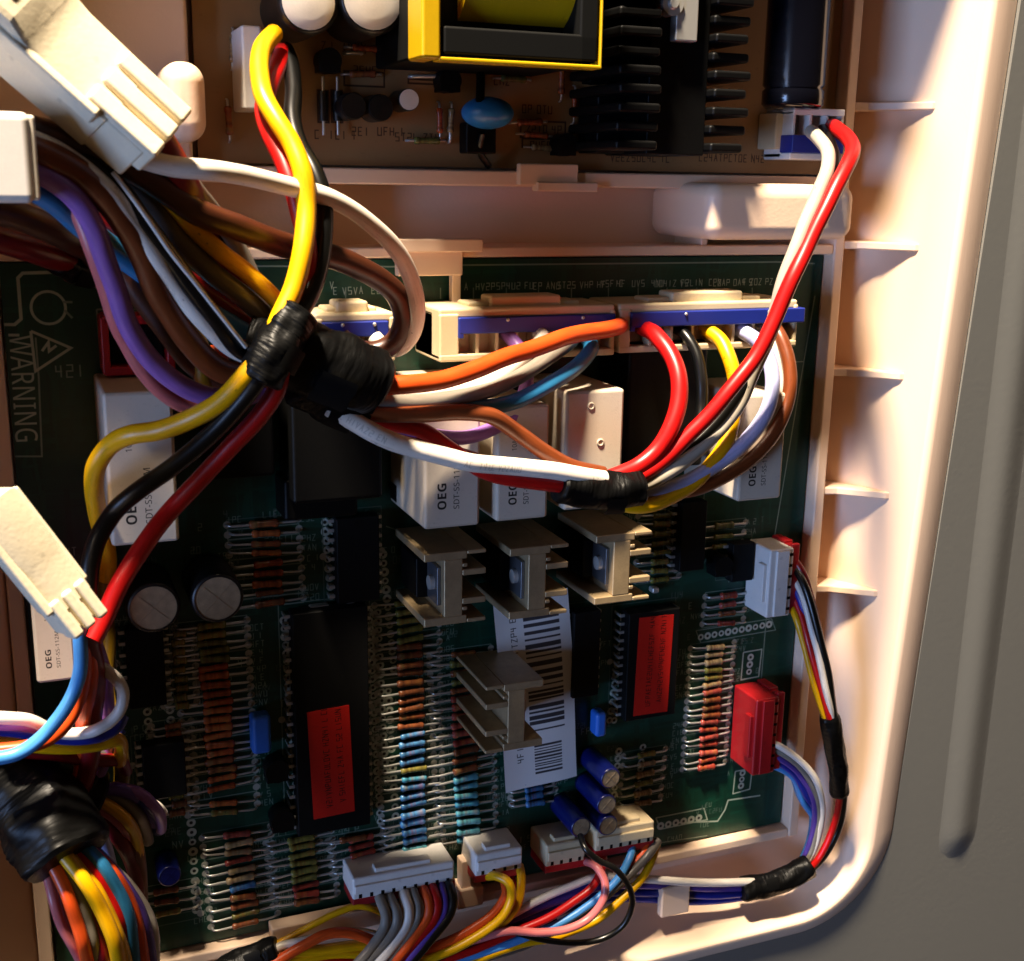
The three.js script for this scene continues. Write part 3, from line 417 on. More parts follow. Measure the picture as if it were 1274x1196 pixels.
// three power wires from the upper board, over the harness, to the left plug
const gA = 'three loose power wires';
W('bright yellow wire looping from the upper board down through the tape to the left edge', 'yellow', 1.42, [[340, 44, 12], [326, 60, 17], [322, 92, 22], [328, 120, 26], [347, 152, 29], [365, 182, 31], [377, 216, 33], [380, 260, 34], [376, 310, 36], [365, 356, 37], [351, 392, 38], [335, 432, 39], [308, 466, 40], [276, 500, 39], [240, 521, 37], [200, 535, 34], [165, 542, 32], [138, 556, 29], [122, 578, 27], [117, 606, 24], [120, 634, 19], [128, 665, 14], [134, 695, 9], [129, 722, 5]], gA);
W('red wire running beside the bright yellow one and on to the left white plug', 'red', 1.32, [[352, 62, 10], [344, 82, 14], [335, 106, 18], [328, 138, 22], [336, 168, 26], [352, 202, 29], [364, 235, 31], [374, 272, 32], [384, 305, 33], [385, 340, 34], [374, 390, 35], [352, 450, 38], [344, 482, 38], [318, 522, 37], [284, 560, 36], [250, 594, 35], [215, 632, 34], [180, 676, 36], [152, 722, 38], [132, 765, 39], [116, 795, 40]], gA);
W('black wire running beside the bright yellow one and on to the left white plug', 'black', 1.3, [[354, 60, 9], [364, 84, 13], [367, 112, 17], [364, 146, 21], [374, 180, 25], [391, 214, 28], [402, 250, 30], [404, 296, 32], [397, 340, 34], [384, 374, 36], [362, 410, 38], [336, 448, 40], [318, 476, 40], [288, 512, 39], [252, 550, 38], [213, 582, 37], [170, 614, 36], [140, 640, 35], [121, 668, 36], [112, 700, 37], [109, 740, 38], [108, 785, 39]], gA);
tapeWrap('narrow black tape wrap tying the three loose power wires to the harness', [[372, 388, 37], [354, 416, 38], [338, 444, 39], [322, 474, 39]], 3.1, 7);
tapeWrap('wide black tape wrap around the harness in the middle of the left half', [[318, 432, 30], [352, 436, 32], [395, 448, 33], [430, 462, 33], [466, 476, 32]], 5.1, 8);
tapeWrap('short black tape end below the wide harness wrap', [[372, 470, 28], [410, 490, 27], [452, 508, 26]], 4.0, 5);

// left bundle coming from the white band at the frame edge
const gB = 'wires from the white band to the wide tape wrap';
W('purple wire sweeping down from the white band at upper left', 'purple', 1.45, [[30, 205, 44], [62, 220, 44], [92, 244, 43], [113, 278, 42], [128, 320, 40], [145, 366, 38], [164, 410, 36], [188, 448, 34], [220, 476, 33], [256, 494, 32], [300, 496, 31], [350, 470, 30]], gB);
W('salmon pink wire hugging the lower edge of the purple wire', 'pink', 1.25, [[56, 226, 37], [92, 256, 37], [118, 312, 37], [143, 390, 34], [156, 422, 31], [176, 460, 30], [205, 490, 29], [240, 508, 28], [300, 508, 28]], gB);
W('thick brown wire curving between the purple and cream wires', 'brown', 1.75, [[28, 182, 44], [66, 196, 44], [100, 216, 43], [132, 246, 42], [158, 284, 40], [180, 328, 38], [205, 378, 36], [235, 424, 34], [275, 462, 32], [330, 468, 31]], gB);
W('cream white wire curving above the thick brown wire', 'white', 1.2, [[30, 170, 43], [74, 190, 43], [110, 214, 43], [142, 244, 42], [168, 282, 40], [192, 320, 39], [220, 360, 37], [254, 400, 36], [288, 432, 34], [330, 450, 32]], gB);
const striped = W('black wire with a thin cream stripe beside the cream white wire', 'black', 1.25, [[40, 168, 40], [110, 200, 41], [150, 236, 41], [178, 274, 40], [204, 312, 39], [233, 350, 38], [264, 390, 37], [300, 434, 35], [340, 450, 32]], gB);
{ const pts = [[140, 214, 43.0], [160, 240, 42.6], [186, 276, 41.6], [212, 314, 40.5], [241, 350, 39.5], [271, 388, 38.5], [306, 432, 36.5]].map((q) => at(...q)); part(striped, 'stripe', tube(pts, .3, 50, 8), wm.white); }
W('dull mustard wire deep between the brown and cream wires', 'olive', 1.4, [[150, 270, 30], [190, 320, 30], [218, 370, 29], [238, 410, 28], [252, 446, 27], [256, 480, 26], [300, 500, 25]], gB);
W('dark grey wire in the upper half of the left bundle', 'darkgrey', 1.5, [[60, 178, 36], [130, 208, 36], [190, 256, 35], [222, 298, 34], [262, 338, 33], [305, 370, 32], [350, 412, 31]], gB);
W('deep yellow wire on the upper side of the left bundle', 'yellow', 1.2, [[70, 176, 36], [150, 200, 36], [206, 246, 35], [246, 290, 34], [276, 315, 34], [310, 340, 33], [346, 376, 33], [380, 430, 31]], gB);
W('dark teal blue wire entering the wide tape wrap from the left', 'blue', 1.6, [[30, 226, 40], [66, 250, 38], [104, 284, 34], [160, 326, 30], [220, 364, 28], [270, 394, 28], [302, 414, 29], [350, 436, 31]], gB);
W('dark brown wire looping past the clip into the small blue-barred plug', 'darkbrown', 1.75, [[28, 160, 42], [90, 176, 41], [150, 200, 40], [205, 236, 38], [250, 264, 36], [300, 284, 33], [350, 302, 30], [396, 316, 27], [440, 330, 24], [474, 348, 21], [496, 374, 19], [503, 400, 18], [492, 424, 17], [466, 436, 16], [438, 432, 15], [424, 420, 14]], gB);
W('white wire arching over the upper harness into the small blue-barred plug', 'white', 1.3, [[120, 178, 42], [160, 192, 42], [210, 206, 41], [260, 212, 40], [310, 220, 37], [352, 230, 34], [406, 246, 31], [452, 272, 28], [488, 304, 25], [510, 342, 22], [520, 384, 20], [512, 416, 18], [492, 434, 16], [472, 428, 14], [464, 420, 13]], gB);
W('orange wire end tucked under the striped black wire before the tape', 'orange', 1.1, [[240, 440, 27], [290, 436, 30], [316, 432, 31], [360, 440, 31]], gB);
W('maroon wire hidden low in the left bundle', 'darkred', 1.4, [[80, 260, 28], [170, 300, 28], [235, 350, 27], [300, 395, 27], [350, 420, 28]], gB);
W('rust brown wire deep at the bottom of the left bundle', 'darkbrown', 1.6, [[150, 330, 26], [200, 400, 26], [240, 450, 26], [290, 480, 26], [350, 470, 27]], gB);
W('dark red cable at the left frame edge above the warning print', 'darkred', 1.9, [[-20, 292, 18], [20, 304, 16], [60, 318, 12], [84, 326, 8], [92, 340, 3]], 'cables at the left edge');
W('brown cable crossing above the dark red one at the left frame edge', 'darkbrown', 2.0, [[-20, 258, 24], [30, 270, 22], [80, 292, 18], [112, 312, 10], [118, 330, 3]], 'cables at the left edge');

tapeWrap('small black sleeve ending the dark red cables at the left edge', [[70, 318, 9], [92, 330, 6], [124, 336, 4]], 2.6, 3);
// wires leaving the top left plug
const gK = 'wires out of the top left white plug';
W('crimson wire dropping from the top left white plug', 'darkred', 2.0, [[160, 124, 39], [188, 160, 40], [210, 190, 39], [228, 224, 37], [242, 262, 32], [256, 296, 27], [290, 340, 24], [340, 400, 24]], gK);
W('grey wire short from the top left white plug', 'grey', 1.2, [[140, 130, 38], [172, 168, 39], [202, 196, 38], [240, 232, 36], [290, 300, 28], [330, 380, 26]], gK);
W('dark wire short beneath the crimson wire of the top plug', 'black', 1.3, [[150, 128, 37], [184, 172, 38], [214, 202, 38], [240, 240, 32], [280, 320, 25], [330, 400, 24]], gK);
W('second maroon wire behind the crimson wire of the top plug', 'darkred', 1.3, [[132, 138, 37], [166, 180, 37], [200, 212, 36], [250, 280, 28], [320, 380, 25]], gK);

// right of the wide wrap
const gC = 'wires between the wide tape wrap and the upper plugs';
W('orange wire rising from the wide wrap to the left upper plug', 'orange', 1.4, [[430, 474, 32], [466, 481, 32], [505, 480, 32], [545, 473, 31], [592, 458, 29], [640, 440, 26], [690, 424, 23], [732, 413, 20], [764, 407, 17], [772, 405, 13]], gC);
W('grey wire rising just under the orange wire', 'grey', 1.25, [[430, 486, 30], [470, 496, 29], [520, 499, 28], [570, 495, 27], [615, 483, 25], [652, 464, 22], [688, 442, 19], [712, 424, 15], [718, 414, 10]], gC);
W('steel blue wire rising under the grey wire', 'blue', 1.35, [[430, 492, 28], [480, 502, 27], [540, 507, 27], [602, 506, 26], [650, 496, 25], [690, 476, 23], [720, 454, 20], [736, 432, 17], [728, 416, 13], [716, 409, 10]], gC);
W('cream wire peeking between the orange and grey wires', 'white', 1.1, [[440, 480, 27], [510, 490, 26], [560, 487, 25], [612, 474, 23], [650, 446, 19], [676, 418, 15], [668, 414, 13], [690, 414, 9]], gC);
W('mauve wire dropping from the left upper plug and back to the wrap', 'purple', 1.15, [[624, 412, 10], [636, 420, 14], [648, 438, 17], [654, 462, 18], [652, 490, 18], [640, 516, 19], [616, 532, 20], [580, 544, 22], [540, 542, 23], [500, 530, 25], [450, 508, 27]], gC);
W('medium brown wire from the wide wrap to the right tape wrap', 'brown', 1.3, [[420, 506, 28], [462, 514, 29], [520, 514, 29], [572, 512, 29], [612, 518, 29], [646, 540, 28], [680, 564, 28], [710, 580, 28], [750, 590, 28]], gC);
W('long white wire sagging from the wide wrap to the right tape wrap', 'white', 1.4, [[410, 508, 29], [438, 522, 30], [470, 540, 31], [515, 559, 31], [570, 573, 31], [630, 581, 30], [690, 587, 30], [750, 596, 29]], gC);
W('red wire under the long sagging white wire', 'red', 1.25, [[420, 512, 26], [470, 522, 26], [525, 536, 26], [560, 560, 27], [600, 584, 28], [645, 597, 29], [697, 603, 29], [750, 605, 28]], gC);
W('dark red wire behind the sagging white and red wires', 'darkred', 1.2, [[420, 516, 25], [470, 528, 24], [530, 550, 24], [600, 574, 26], [650, 586, 27], [700, 596, 27], [750, 602, 27]], gC);
tapeWrap('short black tape wrap in the middle of the right half', [[695, 602, 28.5], [728, 609, 28.5], [762, 611, 28.5], [797, 606, 28.5]], 3.15, 5);

const gD = 'wires between the right tape wrap and the upper plugs';
W('short red wire arching from the right tape wrap to the right upper plug', 'red', 1.5, [[760, 596, 28], [795, 582, 28], [818, 562, 28], [836, 532, 28], [845, 500, 27], [843, 466, 25], [833, 438, 22], [816, 418, 18], [802, 409, 13], [796, 405, 10]], gD);
W('red wire running from the right tape wrap up to the top right plug', 'red', 1.35, [[760, 602, 28], [800, 590, 28], [832, 566, 28], [870, 530, 29], [906, 490, 30], [938, 446, 30], [962, 400, 30], [986, 346, 30], [1010, 294, 29], [1034, 244, 28], [1052, 208, 26], [1060, 186, 23], [1054, 170, 19], [1042, 160, 14], [1034, 156, 9]], gD);
W('white wire running beside the long red wire to the top right plug', 'offwhite', 1.2, [[760, 612, 28], [798, 604, 28], [830, 588, 28], [864, 565, 27], [896, 536, 26], [922, 500, 26], [944, 452, 27], [960, 404, 27], [974, 352, 28], [996, 292, 28], [1018, 242, 26], [1030, 212, 24], [1030, 190, 21], [1020, 174, 17], [1008, 164, 11]], gD);
W('black wire between the long red and white wires', 'black', 1.15, [[760, 606, 26], [810, 590, 26], [860, 556, 26], [905, 508, 26], [944, 448, 26], [972, 384, 26], [996, 320, 26], [1020, 264, 25], [1036, 226, 23], [1038, 196, 19], [1030, 172, 13], [1024, 162, 9]], gD);
W('yellow wire bowing from the right tape wrap to the right upper plug', 'yellow', 1.3, [[750, 620, 27], [795, 630, 27], [832, 620, 26], [864, 602, 25], [890, 574, 24], [906, 544, 23], [914, 512, 22], [914, 480, 21], [907, 448, 19], [896, 424, 16], [882, 412, 13], [876, 408, 10]], gD);
W('black wire with a grey sheen from the right upper plug', 'black', 1.05, [[838, 406, 10], [852, 416, 14], [866, 440, 17], [872, 472, 19], [872, 506, 20], [864, 545, 22], [840, 580, 24], [780, 604, 26]], gD);
W('pale lavender wire bowing from the right upper plug', 'lavender', 1.3, [[912, 408, 10], [928, 414, 14], [946, 428, 17], [958, 452, 19], [962, 478, 21], [956, 508, 22], [942, 532, 23], [920, 556, 24], [890, 578, 24], [840, 604, 25], [780, 614, 26]], gD);
W('white wire outside the lavender wire at the right upper plug', 'white', 1.1, [[940, 406, 10], [954, 416, 13], [966, 440, 15], [970, 470, 16], [966, 510, 17], [950, 545, 18], [920, 578, 20], [870, 606, 23], [790, 616, 25]], gD);
W('brown wire outermost of the bowed wires at the right upper plug', 'brown', 1.3, [[956, 404, 10], [968, 414, 14], [980, 440, 17], [984, 470, 19], [978, 505, 20], [962, 540, 21], [938, 568, 22], [908, 590, 23], [870, 606, 24], [800, 616, 25]], gD);

// small plugs
const plugGeo = (parts, pos, turn) => parts.map((g) => { g.rotateZ(turn); g.translate(pos.x, pos.y, 0); return g; });
// a plug lying on the board whose wires leave through a strip along one side
function sidePlug(label, c, len, depth, z1, turn, body, strip, n, group) {
  const t = thing('plug', label, 'plug', group, V(c.x, c.y, 0)), L = len / 2, D = depth / 2;
  const P = (name, gs, m, parent = t) => part(parent, name, plugGeo(gs.map((g) => planar(g)), c, turn), m);
  const h = P('housing', [box(-L, L, -D, D, .3, z1, .45, 3), box(-L + .3, L - .3, -D + 1.3, D - 1.4, z1 - .1, z1 + .5, .2), box(-L * .55, L * .55, D - .2, D + .8, z1 - 3, z1 - .8, .25)], body);
  P('pin_strip', [box(-L + .2, L + .5, -D - 1.9, -D + .1, .6, z1 - 3.4, .2), box(-L + .2, L + .5, -D - 1.7, -D + .1, z1 - 1.6, z1 - .6, .2), ...Array.from({ length: n + 1 }, (_, i) => box(-L + .4 + (2 * L - .6) * i / n - .22, -L + .4 + (2 * L - .6) * i / n + .22, -D - 1.6, -D + .1, z1 - 3.6, z1 - 1.4, 0))], strip);
  P('crimp', Array.from({ length: n }, (_, i) => { const x = -L + .4 + (2 * L - .6) * (i + .5) / n; return box(x - .42, x + .42, -D - 1.2, -D + .1, z1 - 3.2, z1 - 2.2, .1); }), mat.tin);
  P('slot', Array.from({ length: n }, (_, i) => { const x = -L + .4 + (2 * L - .6) * (i + .5) / n; return box(x - .3, x + .3, -D + .25, -D + 1.15, z1 - .4, z1 + .03, 0); }), mat.black);
  return t;
}
// a plug that faces the viewer: a row of wire cells under a coloured locking bar
function facePlug(label, x0, x1, y0, y1, z1, n, bx0, bx1, group) {
  const t = thing('plug', label, 'plug', group, V((x0 + x1) / 2, (y0 + y1) / 2, 0));
  const h = y1 - y0, cb = y0 + h * .14, ct = y0 + h * .52;
  part(t, 'housing', [planar(box(x0, x1, y0, y1 - h * .06, .5, z1 - 3.5, .5, 3)), planar(box(x0, x1, y0, cb, .8, z1, .35)), planar(box(x0, x1, ct + h * .28, y1, .8, z1 - .4, .5)), planar(box(x0, bx0 + .3, y0 + .1, y1 - h * .1, .8, z1 - .1, .4)), planar(box(x1 - .9, x1, y0 + .1, y1 - h * .1, .8, z1 - .1, .35)), ...Array.from({ length: n - 1 }, (_, i) => { const x = bx0 + (x1 - .9 - bx0) * (i + 1) / n; return planar(box(x - .3, x + .3, cb - .1, ct + .4, .8, z1 - .25, .12)); })], mat.cream);
  part(t, 'locking_bar', [planar(box(bx0, bx1, ct, ct + h * .31, z1 - 3, z1 + .45, .25)), planar(box(bx0, bx0 + .9, ct - h * .08, ct + .3, z1 - 3, z1 + .4, .2))], mat.blueStrip);
  const xm = (x0 + x1) / 2, w = x1 - x0; part(t, 'latch', [planar(box(xm - w * .2, xm + w * .2, y1 - .4, y1 + 1.7, z1 - 7, z1 - 1.8, .5, 3)), planar(box(xm - w * .32, xm + w * .32, y1 - .5, y1 + .7, z1 - 8, z1 - 2.6, .4))], mat.cream);
  for (const bx of [.3, .78]) { const g = new THREE.SphereGeometry(.32, 10, 8); g.translate(bx0 + (bx1 - bx0) * bx, ct + h * .25, z1 + .45); part(t, 'stud', g, mat.tin); }
  return t;
}
const gP = 'face plugs along the top edge of the green board';
{ const a = at(547, 425, 14), b = at(768, 420, 14), tp = at(660, 384, 14); facePlug('long beige plug with blue bar holding the orange and mauve wires', a.x, b.x - .4, tp.y - 8.4, tp.y + .3, 14, 8, at(570, 400, 14).x, b.x - .6, gP); }
{ const a = at(771, 415, 14), b = at(992, 415, 14), tp = at(880, 378, 14); facePlug('long beige plug with blue bar holding the short red and yellow wires', a.x, b.x, tp.y - 8.2, tp.y + .3, 14, 8, at(784, 400, 14).x, at(1000, 395, 14).x, gP); }
{ const a = at(392, 420, 12), b = at(492, 418, 12), tp = at(440, 392, 12); facePlug('small beige plug with blue bar at the end of the brown loop', a.x, b.x, tp.y - 7.6, tp.y + .3, 12, 4, at(400, 400, 12).x, at(483, 400, 12).x, gP); }
{ const t = thing('socket', 'red and black socket half hidden behind the purple wire', 'socket', null, at(172, 430, 0)); const p = at(172, 430, 7); part(t, 'shroud', [planar(box(p.x - 5.4, p.x - 4.2, p.y - 4.4, p.y + 4.4, .3, 7, .3)), planar(box(p.x + 4.2, p.x + 5.4, p.y - 4.4, p.y + 4.4, .3, 7, .3)), planar(box(p.x - 5, p.x + 5, p.y - 4.6, p.y - 3.2, .3, 7, .3)), planar(box(p.x - 5, p.x + 5, p.y + 3.2, p.y + 4.6, .3, 7, .3))], mat.redPlastic); part(t, 'insert', planar(box(p.x - 4, p.x + 4, p.y - 3, p.y + 3, .3, 4, .3)), mat.black); }
{ const p = at(1016, 168, 9), t = thing('plug', 'small white plug with blue bar at the top right edge of the brown board', 'plug', null, V(p.x, p.y, 0)); part(t, 'housing', [planar(box(p.x - 5.4, p.x + 5.6, p.y - 4.2, p.y + 4.4, .3, 6, .3)), planar(box(p.x - 5.4, p.x + 5.6, p.y + 3.4, p.y + 4.6, .5, 9.4, .2)), planar(box(p.x - 5.4, p.x + 5.6, p.y - 4.4, p.y - 3.2, .5, 9, .2)), ...[-5.4, -1.9, 1.6, 5].map((d) => planar(box(p.x + d, p.x + d + .6, p.y - .2, p.y + 4, .5, 9.2, .15)))], mat.white); part(t, 'locking_bar', planar(box(p.x - 5.6, p.x + 5.6, p.y - 3.2, p.y - .1, 5.8, 9.8, .2)), mat.blueStrip); }
{ const p = at(313, 85, 9), t = thing('plug', 'upright white plug at the left of the brown board with the yellow wire', 'plug', null, V(p.x, p.y, 0)); part(t, 'housing', [planar(box(p.x - 1.5, p.x + 1.5, p.y - 6, p.y + 6, .3, 10, .4)), planar(box(p.x + 1.4, p.x + 3.6, p.y + 3, p.y + 5.6, 4, 9.4, .3)), planar(box(p.x + 1.4, p.x + 3.2, p.y - 2, p.y + 2.4, 4, 8.6, .3))], mat.white); }

const gF = 'side plugs along the lower edge of the green board';
const F1 = at(503, 1096, 8), F2 = at(621, 1073, 8.5), F3 = at(704, 1062, 8.5), F4 = at(778, 1041, 8.5);
sidePlug('longest white plug on the lower edge with grey and orange wires', F1, 19.6, 4.4, 8, -.02, mat.white, mat.redDark, 9, gF);
sidePlug('short white plug on the lower edge with two yellow wires', F2, 9.6, 4.6, 8.5, -.02, mat.white, mat.redPlastic, 4, gF);
sidePlug('short cream plug on the lower edge with the pink wire', F3, 8.4, 4.7, 8.5, -.02, mat.cream, mat.redPlastic, 4, gF);
sidePlug('cream plug at the lower right under the blue capacitors', F4, 13.0, 4.6, 8.5, -.02, mat.cream, mat.redPlastic, 6, gF);
const E1 = at(971, 726, 8.5), E2 = at(953, 917, 9);
sidePlug('lavender white plug on the right edge with a red strip', E1, 14.2, 5.6, 8.5, Math.PI / 2, mat.white, mat.redPlastic, 6, 'side plugs on the right edge of the green board');
sidePlug('all red plug on the right edge with blue and white wires', E2, 16.8, 5.4, 9, Math.PI / 2, mat.redPlastic, mat.redPlastic, 7, 'side plugs on the right edge of the green board');

// right side harness
const gE = 'thin wires of the right edge harness';
W('thin yellow wire innermost below the lavender white plug', 'yellow', .72, [[982, 748, 6], [990, 768, 9], [1000, 800, 11], [1012, 846, 13], [1026, 892, 14], [1040, 940, 13], [1046, 990, 11], [1047, 1014, 10]], gE);
W('thin red wire second below the lavender white plug', 'red', .72, [[984, 734, 6], [996, 764, 9], [1006, 800, 12], [1020, 850, 14], [1032, 892, 15], [1042, 940, 14], [1044, 990, 12], [1036, 1034, 10], [1018, 1068, 9], [998, 1090, 8]], gE);
W('thin navy wire between the yellow and white ones below the lavender plug', 'navy', .72, [[984, 724, 6], [998, 752, 9], [1010, 796, 10], [1024, 850, 12], [1034, 892, 13], [1040, 950, 12]], gE);
W('thin white wire third below the lavender white plug', 'white', .72, [[985, 716, 6], [1000, 744, 10], [1012, 790, 13], [1024, 846, 15], [1034, 890, 15], [1042, 950, 13]], gE);
W('thin black wire outermost below the lavender white plug', 'black', .85, [[986, 700, 6], [1000, 726, 10], [1014, 770, 13], [1028, 830, 15], [1037, 888, 15], [1046, 940, 14], [1050, 990, 12], [1044, 1030, 10], [1026, 1062, 9], [1000, 1092, 8]], gE);
W('thin orange red wire at the top of the lavender white plug', 'darkred', .8, [[984, 692, 6], [1002, 720, 9], [1016, 770, 11], [1030, 836, 13], [1038, 890, 14], [1044, 950, 13]], gE);
W('second thin black wire beside the outermost one on the right', 'black', .75, [[1040, 930, 12], [1046, 990, 11], [1040, 1034, 9], [1022, 1068, 8], [998, 1094, 7]], gE);
tapeWrap('slim black tape sleeve on the vertical right edge harness', [[1031, 890, 14], [1036, 918, 14], [1042, 950, 13], [1045, 988, 12]], 2.0, 8);
const gG = 'thin wires curving out of the red plug';
const redFan = [['white', 'thin white wire uppermost out of the red plug', 920, 0], ['grey', 'thin grey wire second out of the red plug', 928, 1], ['violet', 'thin violet wire in the middle out of the red plug', 935, 2], ['navy', 'thin navy wire fourth out of the red plug', 941, 3], ['sky', 'thin light blue wire lowest out of the red plug', 948, 4], ['blue', 'thin steel blue wire tucked under the violet one at the red plug', 944, 5]];
for (const [c, l, y, k] of redFan) W(l, c, .74, [[950, y, 7 - k * .2], [972, y + 9, 9 - k * .5], [996 - k * 2, y + 26 - k, 10 - k * .6], [1016 - k * 4.2, y + 52 - k, 11 - k * .7], [1024 - k * 4.5 + (k > 2 ? 9 : 0), y + 86 - k * 3, 10 - k * .6], [1018 - k * 3.6 + (k > 2 ? 8 : 0), 1044, 9 - k * .5], [1004 - k * 3 + (k > 2 ? 6 : 0), 1074, 8 - k * .4], [980, 1094, 7]], gG);
tapeWrap('black tape sleeve at the lower right bend of the harness', [[1008, 1076, 9], [986, 1090, 8.5], [952, 1102, 8], [922, 1108, 7.5]], 2.5, 6);
const gH = 'thin wires running along the bottom of the tray';
W('thin white wire along the tray bottom left of the black sleeve', 'white', .8, [[940, 1098, 8], [900, 1099, 8], [860, 1098, 8], [800, 1094, 8], [745, 1092, 8], [700, 1106, 8], [650, 1130, 8], [600, 1162, 9], [560, 1190, 9]], gH);
W('thin violet wire along the tray bottom left of the black sleeve', 'violet', .8, [[940, 1104, 7], [900, 1106, 7], [860, 1105, 7], [800, 1102, 7], [745, 1104, 7], [690, 1122, 7], [640, 1142, 7], [580, 1170, 8]], gH);
W('thin navy wire along the tray bottom left of the black sleeve', 'navy', .85, [[940, 1110, 7], [900, 1114, 7], [860, 1114, 6], [800, 1110, 6], [745, 1112, 6], [690, 1130, 6], [640, 1148, 6], [580, 1176, 7]], gH);
W('second thin navy wire under the first along the tray bottom', 'navy', .85, [[940, 1114, 6], [900, 1120, 6], [860, 1121, 5], [800, 1118, 5], [745, 1120, 5], [690, 1138, 5], [640, 1158, 5], [580, 1186, 6]], gH);
W('third thin navy wire uppermost between white and violet along the tray bottom', 'navy', .8, [[860, 1101, 6], [800, 1098, 6], [745, 1098, 6], [690, 1114, 6], [640, 1136, 6], [590, 1160, 6]], gH);
{ const p = at(839, 1119, 7.5), t = thing('cable_clip', 'square beige clip over the navy wires at the tray bottom', 'clip', null, V(p.x, p.y, 0)); part(t, 'strap', [planar(box(p.x - 3.3, p.x + 3.3, p.y - 3.4, p.y + 3.4, 6.2, 8.2, .4))], mat.tray); }

// lower plugs' wires
const gJ = 'wires out of the longest lower plug';
for (const [c, x, l, bend, r] of [['grey', 474, 'grey wire at the left end of the longest lower plug', 0, .95], ['grey', 486, 'second grey wire from the left of the longest lower plug', 1, .95], ['white', 503, 'bright white wire of the longest lower plug', 2, 1.05], ['grey', 516, 'taupe wire right of the bright white one on the longest lower plug', 3, .85], ['orange', 529, 'orange wire of the longest lower plug', 4, .95], ['red', 539, 'red wire of the longest lower plug', 5, .95], ['violet', 550, 'violet wire of the longest lower plug', 6, .85], ['black', 559, 'black wire at the right end of the longest lower plug', 7, .95]]) {
  const y = 1122 - (x - 474) * .2; W(l, c, r, [[x - 4, y - 12, 5], [x, y, 9], [x + 6 - bend * .3, y + 16, 11], [x + 4 - bend * .6, y + 34, 12], [x - 10 - bend * 1.5, y + 56 + bend * .6, 13], [x - 30 - bend * 2.4, y + 78 + bend * 2, 14], [x - 56 - bend * 3, y + 104 + bend * 3, 14]], gJ);
}
W('thin mustard wire arching left of the longest lower plug', 'yellow', .62, [[476, 1136, 6], [462, 1130, 7], [444, 1128, 7], [420, 1136, 7], [390, 1150, 7], [355, 1168, 7], [320, 1188, 8], [300, 1204, 8]], gJ);
const gL = 'wires leaving the lower left corner of the tray bottom';
W('white wire at the bottom edge below the mustard wire', 'white', .8, [[330, 1190, 9], [350, 1178, 9], [375, 1171, 9], [400, 1166, 9], [440, 1160, 8], [480, 1166, 8]], gL);
W('orange wire arching along the bottom edge below the white wire', 'orange', .95, [[320, 1212, 11], [350, 1194, 11], [375, 1180, 11], [402, 1166, 11], [430, 1162, 11], [458, 1168, 11], [490, 1180, 10]], gL);
W('yellow wire along the bottom edge under the orange arch', 'yellow', 1.0, [[330, 1196, 9], [356, 1186, 9], [400, 1182, 9], [430, 1178, 9], [470, 1178, 9], [500, 1184, 9]], gL);
W('second yellow wire lowest along the bottom edge', 'yellow', .95, [[340, 1210, 9], [380, 1192, 9], [430, 1186, 9], [480, 1188, 9], [520, 1186, 9]], gL);
W('red wire lowest at the bottom edge under the yellow wires', 'red', .95, [[350, 1216, 8], [390, 1200, 8], [440, 1194, 8], [500, 1200, 8]], gL);
tapeWrap('black sleeve end at the lower left of the tray bottom', [[270, 1215, 8], [300, 1200, 8], [330, 1188, 8.5], [346, 1182, 9]], 2.6, 4);
const gM = 'wires out of the short white lower plug';
W('yellow wire bending hard out of the short white lower plug', 'yellow', .85, [[606, 1090, 7], [618, 1090, 10], [632, 1098, 12], [636, 1116, 12], [626, 1138, 12], [604, 1158, 12], [574, 1176, 12], [530, 1194, 12], [490, 1206, 12]], gM);
W('second yellow wire straight down from the short white lower plug', 'yellow', .85, [[645, 1078, 7], [648, 1092, 9], [647, 1112, 10], [640, 1130, 10], [622, 1150, 10], [590, 1170, 10], [540, 1190, 10], [500, 1202, 10]], gM);
W('orange wire inside the bend of the short white lower plug', 'orange', .8, [[628, 1096, 8], [630, 1112, 10], [616, 1134, 10.5], [590, 1154, 11], [556, 1172, 11], [520, 1186, 11]], gM);
W('red wire hidden beside the orange one at the short white lower plug', 'red', .75, [[634, 1088, 6], [638, 1102, 8], [632, 1122, 9], [606, 1146, 9.5], [570, 1166, 10], [530, 1182, 10]], gM);
const gN = 'wires fanning out of the two cream lower plugs';
W('pink wire looping out of the short cream lower plug', 'pink', .8, [[726, 1072, 7], [742, 1080, 11], [752, 1098, 13], [750, 1120, 14], [734, 1142, 14], [706, 1156, 14], [670, 1160, 13], [630, 1158, 12], [590, 1170, 11]], gN);
W('red wire slanting from the cream plugs to the lower left', 'red', .85, [[752, 1064, 7], [750, 1082, 9], [738, 1104, 10], [712, 1124, 10.5], [682, 1142, 11], [650, 1156, 11], [610, 1174, 11]], gN);
W('light blue wire slanting from the lower right cream plug', 'sky', .8, [[788, 1052, 7], [784, 1068, 9], [772, 1090, 10], [750, 1112, 10.5], [722, 1134, 11], [690, 1152, 11], [650, 1168, 11], [600, 1186, 11]], gN);
W('grey wire slanting from the lower right cream plug', 'darkgrey', .9, [[818, 1046, 7], [806, 1064, 9], [786, 1086, 9.5], [764, 1106, 10], [738, 1128, 10], [704, 1150, 10], [660, 1172, 10]], gN);
W('yellow wire outermost from the lower right cream plug', 'yellow', .85, [[818, 1050, 6], [812, 1070, 8], [798, 1094, 9], [774, 1118, 10], [748, 1140, 11], [720, 1156, 11], [690, 1166, 11], [650, 1174, 11]], gN);
W('orange wire short at the lower right cream plug', 'orange', .8, [[804, 1050, 7], [798, 1064, 8], [782, 1082, 8.5], [756, 1108, 9], [724, 1134, 9], [690, 1154, 9]], gN);
